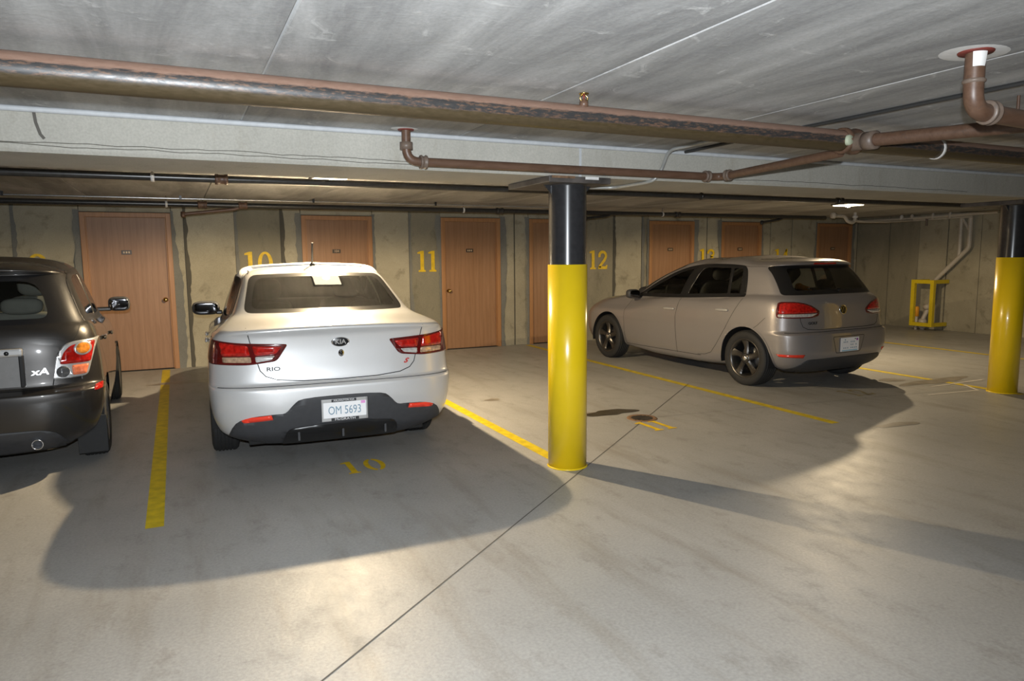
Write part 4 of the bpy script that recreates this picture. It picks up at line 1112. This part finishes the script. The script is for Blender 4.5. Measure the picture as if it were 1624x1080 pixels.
golf.cut(gate, 'rear', 'tailgate', 'paint_silver', 0, None, {0})
for sgn in (-1, 1):
    m_ = (lambda P: P) if sgn > 0 else (lambda P: [(-x, z) for x, z in P][::-1])
    tl = golf.cut(m_(rounded([(.380, .86), (.40, .812), (.50, .792), (.846, .795), (.842, .865), (.812, .968), (.66, .968), (.50, .932)], [.03, .03, .04, .02, .05, .03, .1, .1])), 'rear', 'tail_light', 'lens_red_dark', .006)
    golf.cut(m_(rounded([(.405, .850), (.835, .842), (.806, .955), (.66, .955), (.51, .92)], [.03, .02, .03, .1, .1])), 'rear', 'red_lens', 'lens_red', .009, tl, {tl})
    golf.cut(m_(rounded([(.410, .840), (.50, .805), (.838, .806), (.836, .836)], [.02, .05, .01, .01])), 'rear', 'clear_lens', 'lens_clear', .009, tl, {tl})
va = golf.cut(smooth_poly([(-.80, .15), (-.72, .24), (-.62, .335), (-.45, .352), (.45, .352), (.62, .335), (.72, .24), (.80, .15)], 3, (0, 7)), 'rear', 'bumper_insert', 'black_plastic', .003, None, {0})
for sgn in (-1, 1): golf.cut([(sgn * x, z) for x, z in ((.645, .408), (.66, .372), (.84, .382), (.855, .408))], 'rear', 'reflector', 'lens_red_bright2', .005, None, {0})
plain('lens_red_bright2', (.62, .04, .02), .15, coat=1.0, var=.05)
golf.cut(rounded([(-.20, .40), (.20, .40), (.26, .58), (-.26, .58)], .02), 'rear', 'plate_recess', 'paint_silver', 0, None, {0})
golf.finish()
golf.ribbon(gate[1:-1], 'rear', .006, 'panel_gap', 'gap_black')
golf.ribbon([(-.82, .640), (-.4, .640), (.4, .640), (.82, .640)], 'rear', .008, 'panel_gap', 'gap_black')
golf.ribbon(rounded([(-.20, .40), (.20, .40), (.26, .58), (-.26, .58)], .02), 'rear', .006, 'panel_gap', 'gap_black', closed=True)
for vw in ('left', 'right'):
    golf.ribbon([(1.79, .94), (1.83, .70), (1.82, .25)], vw, .005, 'panel_gap', 'gap_black')
    golf.ribbon([(.77, .985), (.88, .80), (.975, .632), (1.12, .43), (1.22, .32), (1.32, .285), (1.45, .27)], vw, .005, 'panel_gap', 'gap_black')
    golf.ribbon([(2.83, .90), (2.92, .72), (2.90, .25)], vw, .005, 'panel_gap', 'gap_black')
    golf.ribbon([(1.40, .262), (2.90, .255)], vw, .006, 'panel_gap', 'gap_black')
    golf.ribbon([(.40, .79), (.50, .70), (.56, .66)], vw, .004, 'panel_gap', 'gap_black')
    door_handle(golf, 1.04, .838, vw, 'silver_trim'); door_handle(golf, 1.95, .800, vw, 'silver_trim')
    for cy in (.68, 3.30): golf.ribbon(arc(cy, .31, .372, .372, -8, 188, 40), vw, .018, 'arch_lip', 'paint_silver', .006)
add_wheels(golf, 'golf', .316, .222, .215, 5, .772, .68, 3.30, 'alloy_dark', .12)
wheel_wells(golf, .68, 3.30, .31, .360, .872); underbody(golf, .2, 4.0, .62)
cabin(golf, .3, 3.0, .72, .92, 2.72); seats(golf, 1.72, .72, .80, 1.28, 'seat_cloth', grey='seat_cloth')
for x in (-.875, .875): door_mirror(golf, x, 2.70, .955, .095, .075, .062, 'black_plastic', .10)
em = MB().lathe([(0, .004), (.046, .004), (.053, .0)], 'z', 28).build('brand_emblem', 'dark_trim', golf.root); golf.place(em, .0, .865, 'rear', .001)
MB().lathe([(.044, .004), (.050, .009), (.056, .0)], 'z', 32).build('emblem_rim', 'chrome', em)
q = MB()
for path in ([(-.020, .042), (0, .004), (.020, .042)], [(-.040, .022), (-.020, -.036), (0, .0), (.020, -.036), (.040, .022)]):
    for pl in stroke_poly(path, .009): q.poly([tuple(p) for p in pl], .0075)
q.build('emblem_lettering', 'chrome', em)
lettering(golf, 'GOLF', .040, -.49, .735, 'rear', 'chrome_dark', .0008, 0, 1.3) if 'chrome_dark' in M else lettering(golf, 'GOLF', .040, -.49, .735, 'rear', 'dark_trim', .0008, 0, 1.3)
def gp(o):
    MB().box(-.13, .13, -.073, -.060, .004, .0045).build('plate_stripe', 'plate_blue', o)
    link('plate_lettering', text_mesh('\u00b7\u00b7\u00b7', .01, .0003), 'plate_ink', o, (0, 0, .0046))
    rnd = random.Random(5)
    for z, xs in ((.028, (-.10, -.075, -.045, .02, .05, .075)), (-.004, (.02, .05, .105)), (-.038, (-.10, -.07, -.035, .02, .05, .08, .11))):
        for x in xs: MB().box(x - .007, x + .007, z - .007, z + .006, .004, .0045).build('plate_glyph', 'plate_ink', o)
    MB().box(.108, .135, .038, .062, .004, .0046).build('plate_sticker', 'sticker_purple', o)
    MB().box(.078, .10, .052, .062, .004, .0046).build('plate_mark', 'dark_ink', o); MB().box(-.088, -.074, .044, .060, .004, .0046).build('plate_mark', 'plate_ink', o)
plate(golf, .005, .487, 'rear', .006, gp)
wp_ = golf.hit(.05, 1.075, 'rear')[0]
MB().tube([(0, -.012, 0), (-.2, .02, .02), (-.40, .06, .025)], .007, 8).build('rear_wiper', 'dark_trim', golf.root, (wp_.x, wp_.y - .002, wp_.z))
MB().lathe([(0, -.02), (.02, -.02), (.024, .01), (0, .01)], 'y', 14).build('wiper_hub', 'dark_trim', golf.root, (wp_.x, wp_.y, wp_.z))
MB().box(-.58, .58, .27, .60, 1.012, 1.028, .004).build('parcel_shelf', 'cabin_dark', golf.root)
tb = empty('plush_toy', (6.405, 5.80, 1.03)); tag(tb, 'small orange plush toy lying behind the rear window of the silver hatchback', 'toy')
v, f = sblob(.10, .05, .045, 2.3); MB().add([(a, b, c + a * -.25 + .05) for a, b, c in v], f, True).build('toy_body', 'toy_orange', tb)
v, f = sblob(.045, .04, .04, 2.2); MB().add(v, f, True).build('toy_head', 'toy_orange', tb, (-.09, 0, .085))
v, f = sblob(.05, .02, .012, 2.2); MB().add(v, f, True).build('toy_wing', 'hanger_white', tb, (.02, -.035, .06))
MB().tube([(-.16, 0, -.06), (-.16, 0, .0)], .02, 8).build('toy_foot', 'toy_orange', tb, (.12, 0, .06))

# ---- dark hatchback ----------------------------------------------
sci = Car('hatchback_car', (-1.35, 5.46, -1.6), [
    (.19, .17, .2, .16, 3.78, .62, .72, .62, .40, .75),
    (.26, .22, .25, .09, 3.84, .74, .785, .74, .40, .75),
    (.31, .27, .31, .05, 3.87, .79, .815, .78, .42, .75),
    (.42, .40, .42, .015, 3.90, .83, .836, .815, .44, .75),
    (.54, .52, .52, .0, 3.91, .845, .845, .825, .44, .75),
    (.598, .59, .59, .004, 3.90, .847, .847, .825, .44, .75),
    (.618, .61, .61, .040, 3.895, .846, .848, .825, .44, .75),
    (.640, .63, .63, .085, 3.89, .844, .848, .82, .42, .75),
    (.75, .74, .70, .098, 3.85, .838, .846, .81, .42, .75),
    (.88, .84, .79, .108, 3.74, .826, .842, .79, .42, .75),
    (.98, .92, .87, .125, 3.58, .806, .830, .76, .42, .7),
    (1.03, .96, .93, .145, 3.30, .785, .810, .72, .42, .6),
    (1.055, .985, .98, .162, 2.98, .765, .788, .69, .42, .5),
    (1.085, 1.01, 1.02, .18, 2.92, .752, .770, .68, .42, .48),
    (1.21, 1.18, 1.18, .25, 2.66, .708, .722, .63, .42, .44),
    (1.33, 1.34, 1.34, .325, 2.34, .668, .672, .58, .42, .42),
    (1.388, 1.41, 1.41, .365, 2.14, .645, .642, .55, .42, .4),
    (1.402, 1.43, 1.425, .335, 2.06, .635, .630, .54, .42, .4, 4.0, .012),
    (1.425, 1.45, 1.445, .315, 1.98, .615, .608, .52, .40, .4, 4.0, .018),
    (1.455, 1.48, 1.47, .36, 1.86, .55, .545, .46, .38, .38, 3.6, .018),
    (1.478, 1.505, 1.49, .50, 1.75, .40, .40, .34, .34, .34, 3.0, .01),
    (1.488, 1.525, 1.50, .75, 1.55, .0, .0, .0, .25, .25, 3.0, .0),
], 'dark graphite hatchback cut by the left edge of the photo', 'paint_graphite')
for vw in ('left', 'right'):
    for cy in (.72, 3.09): sci.cut(circle(cy, .29, .335, 36), vw, '', '', delete=True)
    sg = smooth_poly([(.36, 1.055), (.42, 1.20), (.52, 1.345), (.72, 1.40), (1.2, 1.425), (1.65, 1.415), (2.05, 1.33), (2.45, 1.15), (2.74, 1.0), (2.0, .985), (1.1, 1.01)], 5, (0, 8))
    tr = sci.cut(sg, vw, 'window_trim', 'dark_trim', .002)
    sci.cut(smooth_poly([(.60, 1.09), (.66, 1.30), (.80, 1.36), (1.20, 1.375), (1.22, 1.055)], 4, (0, 3, 4)), vw, 'window_glass', 'glass_clear', 0, tr, {tr})
    sci.cut(smooth_poly([(1.32, 1.375), (1.62, 1.365), (1.95, 1.29), (2.25, 1.15), (2.45, 1.045), (1.32, 1.045)], 4, (0, 4, 5)), vw, 'window_glass', 'glass_clear', 0, tr, {tr})
rw = rounded([(-.735, 1.06), (.735, 1.06), (.635, 1.385), (-.635, 1.385)], [.03, .03, .04, .04])
fr_ = sci.cut(rw, 'rear', 'rear_window_frit', 'dark_trim', 0, None, {0})
sci.cut(rounded([(-.56, 1.095), (.56, 1.095), (.50, 1.345), (-.50, 1.345)], [.06, .06, .14, .14]), 'rear', 'rear_window_glass', 'glass_tint', 0, fr_, {fr_})
sci.cut(rounded([(-.66, 1.02), (.66, 1.02), (.54, 1.40), (-.54, 1.40)], .05), 'front', 'windshield', 'glass_clear', 0)
gate = [(-.735, 1.055), (-.715, .98), (-.68, .92), (-.60, .86), (-.57, .70), (-.56, .645), (.56, .645), (.57, .70), (.60, .86), (.68, .92), (.715, .98), (.735, 1.055)]
sci.cut(gate, 'rear', 'tailgate', 'paint_graphite', 0, None, {0})
for sgn in (-1, 1):
    m_ = (lambda P: P) if sgn > 0 else (lambda P: [(-x, z) for x, z in P][::-1])
    tl = sci.cut(m_(rounded([(.562, .682), (.758, .690), (.822, .938), (.70, .932), (.640, .917), (.592, .845)], [.015, .03, .02, .03, .06, .1])), 'rear', 'tail_light', 'silver_trim', .008)
    sci.cut(m_(rounded([(.605, .782), (.775, .782), (.805, .922), (.67, .905), (.625, .855)], [.015, .015, .015, .05, .05])), 'rear', 'red_lens', 'lens_red', .011, tl, {tl})
    sci.cut(m_([(.735 + .047 * math.cos(a), .878 + .047 * math.sin(a)) for a in [2 * math.pi * k / 24 for k in range(24)]]), 'rear', 'lamp_bezel', 'silver_trim', .016, tl)
    sci.cut(m_([(.735 + .036 * math.cos(a), .878 + .036 * math.sin(a)) for a in [2 * math.pi * k / 24 for k in range(24)]]), 'rear', 'indicator_lens', 'lens_orange', .018, tl)
    sci.cut(m_([(.621 + .038 * math.cos(a), .730 + .038 * math.sin(a)) for a in [2 * math.pi * k / 24 for k in range(24)]]), 'rear', 'reversing_lens', 'lens_smoke', .012, tl)
    sci.cut(m_(rounded([(.675, .702), (.748, .704), (.765, .768), (.672, .768)], .008)), 'rear', 'reflector', 'lens_red_bright3', .012, tl)
    sci.cut(m_(rounded([(.795, .585), (.842, .585), (.842, .625), (.80, .620)], .01)), 'rear', 'side_reflector', 'lens_red', .004, None, {0})
plain('lens_red_bright3', (.95, .22, .10), .15, coat=1.0, var=.25, scale=60)
rc_ = sci.cut(rounded([(-.40, .655), (.40, .655), (.40, .868), (-.40, .868)], .015), 'rear', 'plate_recess', 'recess_grey', 0)
plain('recess_grey', (.20, .195, .19), .5, var=.05)
va = sci.cut(smooth_poly([(-.66, .12), (-.60, .27), (-.52, .345), (-.30, .365), (.30, .365), (.52, .345), (.60, .27), (.66, .12)], 3, (0, 7)), 'rear', 'bumper_insert', 'black_plastic', .003, None, {0})
sci.finish()
sci.ribbon(gate[:6], 'rear', .006, 'panel_gap', 'gap_black'); sci.ribbon(gate[6:], 'rear', .006, 'panel_gap', 'gap_black')
sci.ribbon([(-.83, .628), (-.4, .628), (.4, .628), (.83, .628)], 'rear', .007, 'panel_gap', 'gap_black')
for sgn in (-1, 1): MB().box(sgn * .40 - .012, sgn * .40 + .012, .045, .11, .655, .862, .006).build('recess_edge', 'dark_trim', sci.root)
g_ = MB().box(-.41, .41, .055, .12, .860, .912, .014).build('plate_garnish', 'silver_trim', sci.root)
MB().lathe([(0, -.006), (.012, -.006), (.014, .0)], 'y', 16, (.325, .054, .884)).build('latch_button', 'dark_trim', g_)
lettering(sci, 'xA', .062, .492, .742, 'rear', 'silver_trim', .001, .15, 1.35)
for vw in ('left', 'right'):
    sci.ribbon([(1.27, 1.0), (1.28, .6), (1.24, .27)], vw, .005, 'panel_gap', 'gap_black')
    sci.ribbon([(.50, 1.05), (.62, .85), (.80, .68), (.98, .52), (1.05, .27)], vw, .005, 'panel_gap', 'gap_black')
    sci.ribbon([(2.72, .98), (2.78, .7), (2.75, .27)], vw, .005, 'panel_gap', 'gap_black')
    sci.ribbon([(.28, .64), (.44, .60)], vw, .005, 'panel_gap', 'gap_black')
    door_handle(sci, .95, .878, vw, 'paint_graphite'); door_handle(sci, 1.70, .845, vw, 'paint_graphite')
add_wheels(sci, 'sci', .294, .195, .185, 5, .742, .72, 3.09, 'alloy', 0.0)
wheel_wells(sci, .72, 3.09, .29, .333, .83); underbody(sci, .2, 3.7, .6)
cabin(sci, .3, 2.9, .70, .95, 2.65); seats(sci, 1.55, .70, .85, 1.32, 'seat_cloth_grey', grey='seat_cloth_grey')
for x in (-.90, .90): door_mirror(sci, x, 2.42, 1.055, .095, .07, .07, 'black_plastic', .15)
ex = MB().lathe([(.028, .10), (.028, -.03), (.033, -.034), (.036, -.03), (.036, .10)], 'y', 24, (.45, .08, .262)).build('exhaust_tip', 'chrome', sci.root)
MB().tube([(.45, .16, .262), (.45, .6, .26)], .025, 10).build('exhaust_pipe', 'brake_steel', ex)
for sgn in (-1, 1): MB().box(sgn * .745 - .095, sgn * .745 + .095, .385, .397, .085, .36, .005).build('mud_flap', 'rubber', sci.root)
wp_ = sci.hit(.02, 1.09, 'rear')[0]
MB().tube([(0, -.012, 0), (.0, .04, .12), (.01, .10, .24)], .007, 8).build('rear_wiper', 'dark_trim', sci.root, (wp_.x, wp_.y - .004, wp_.z))
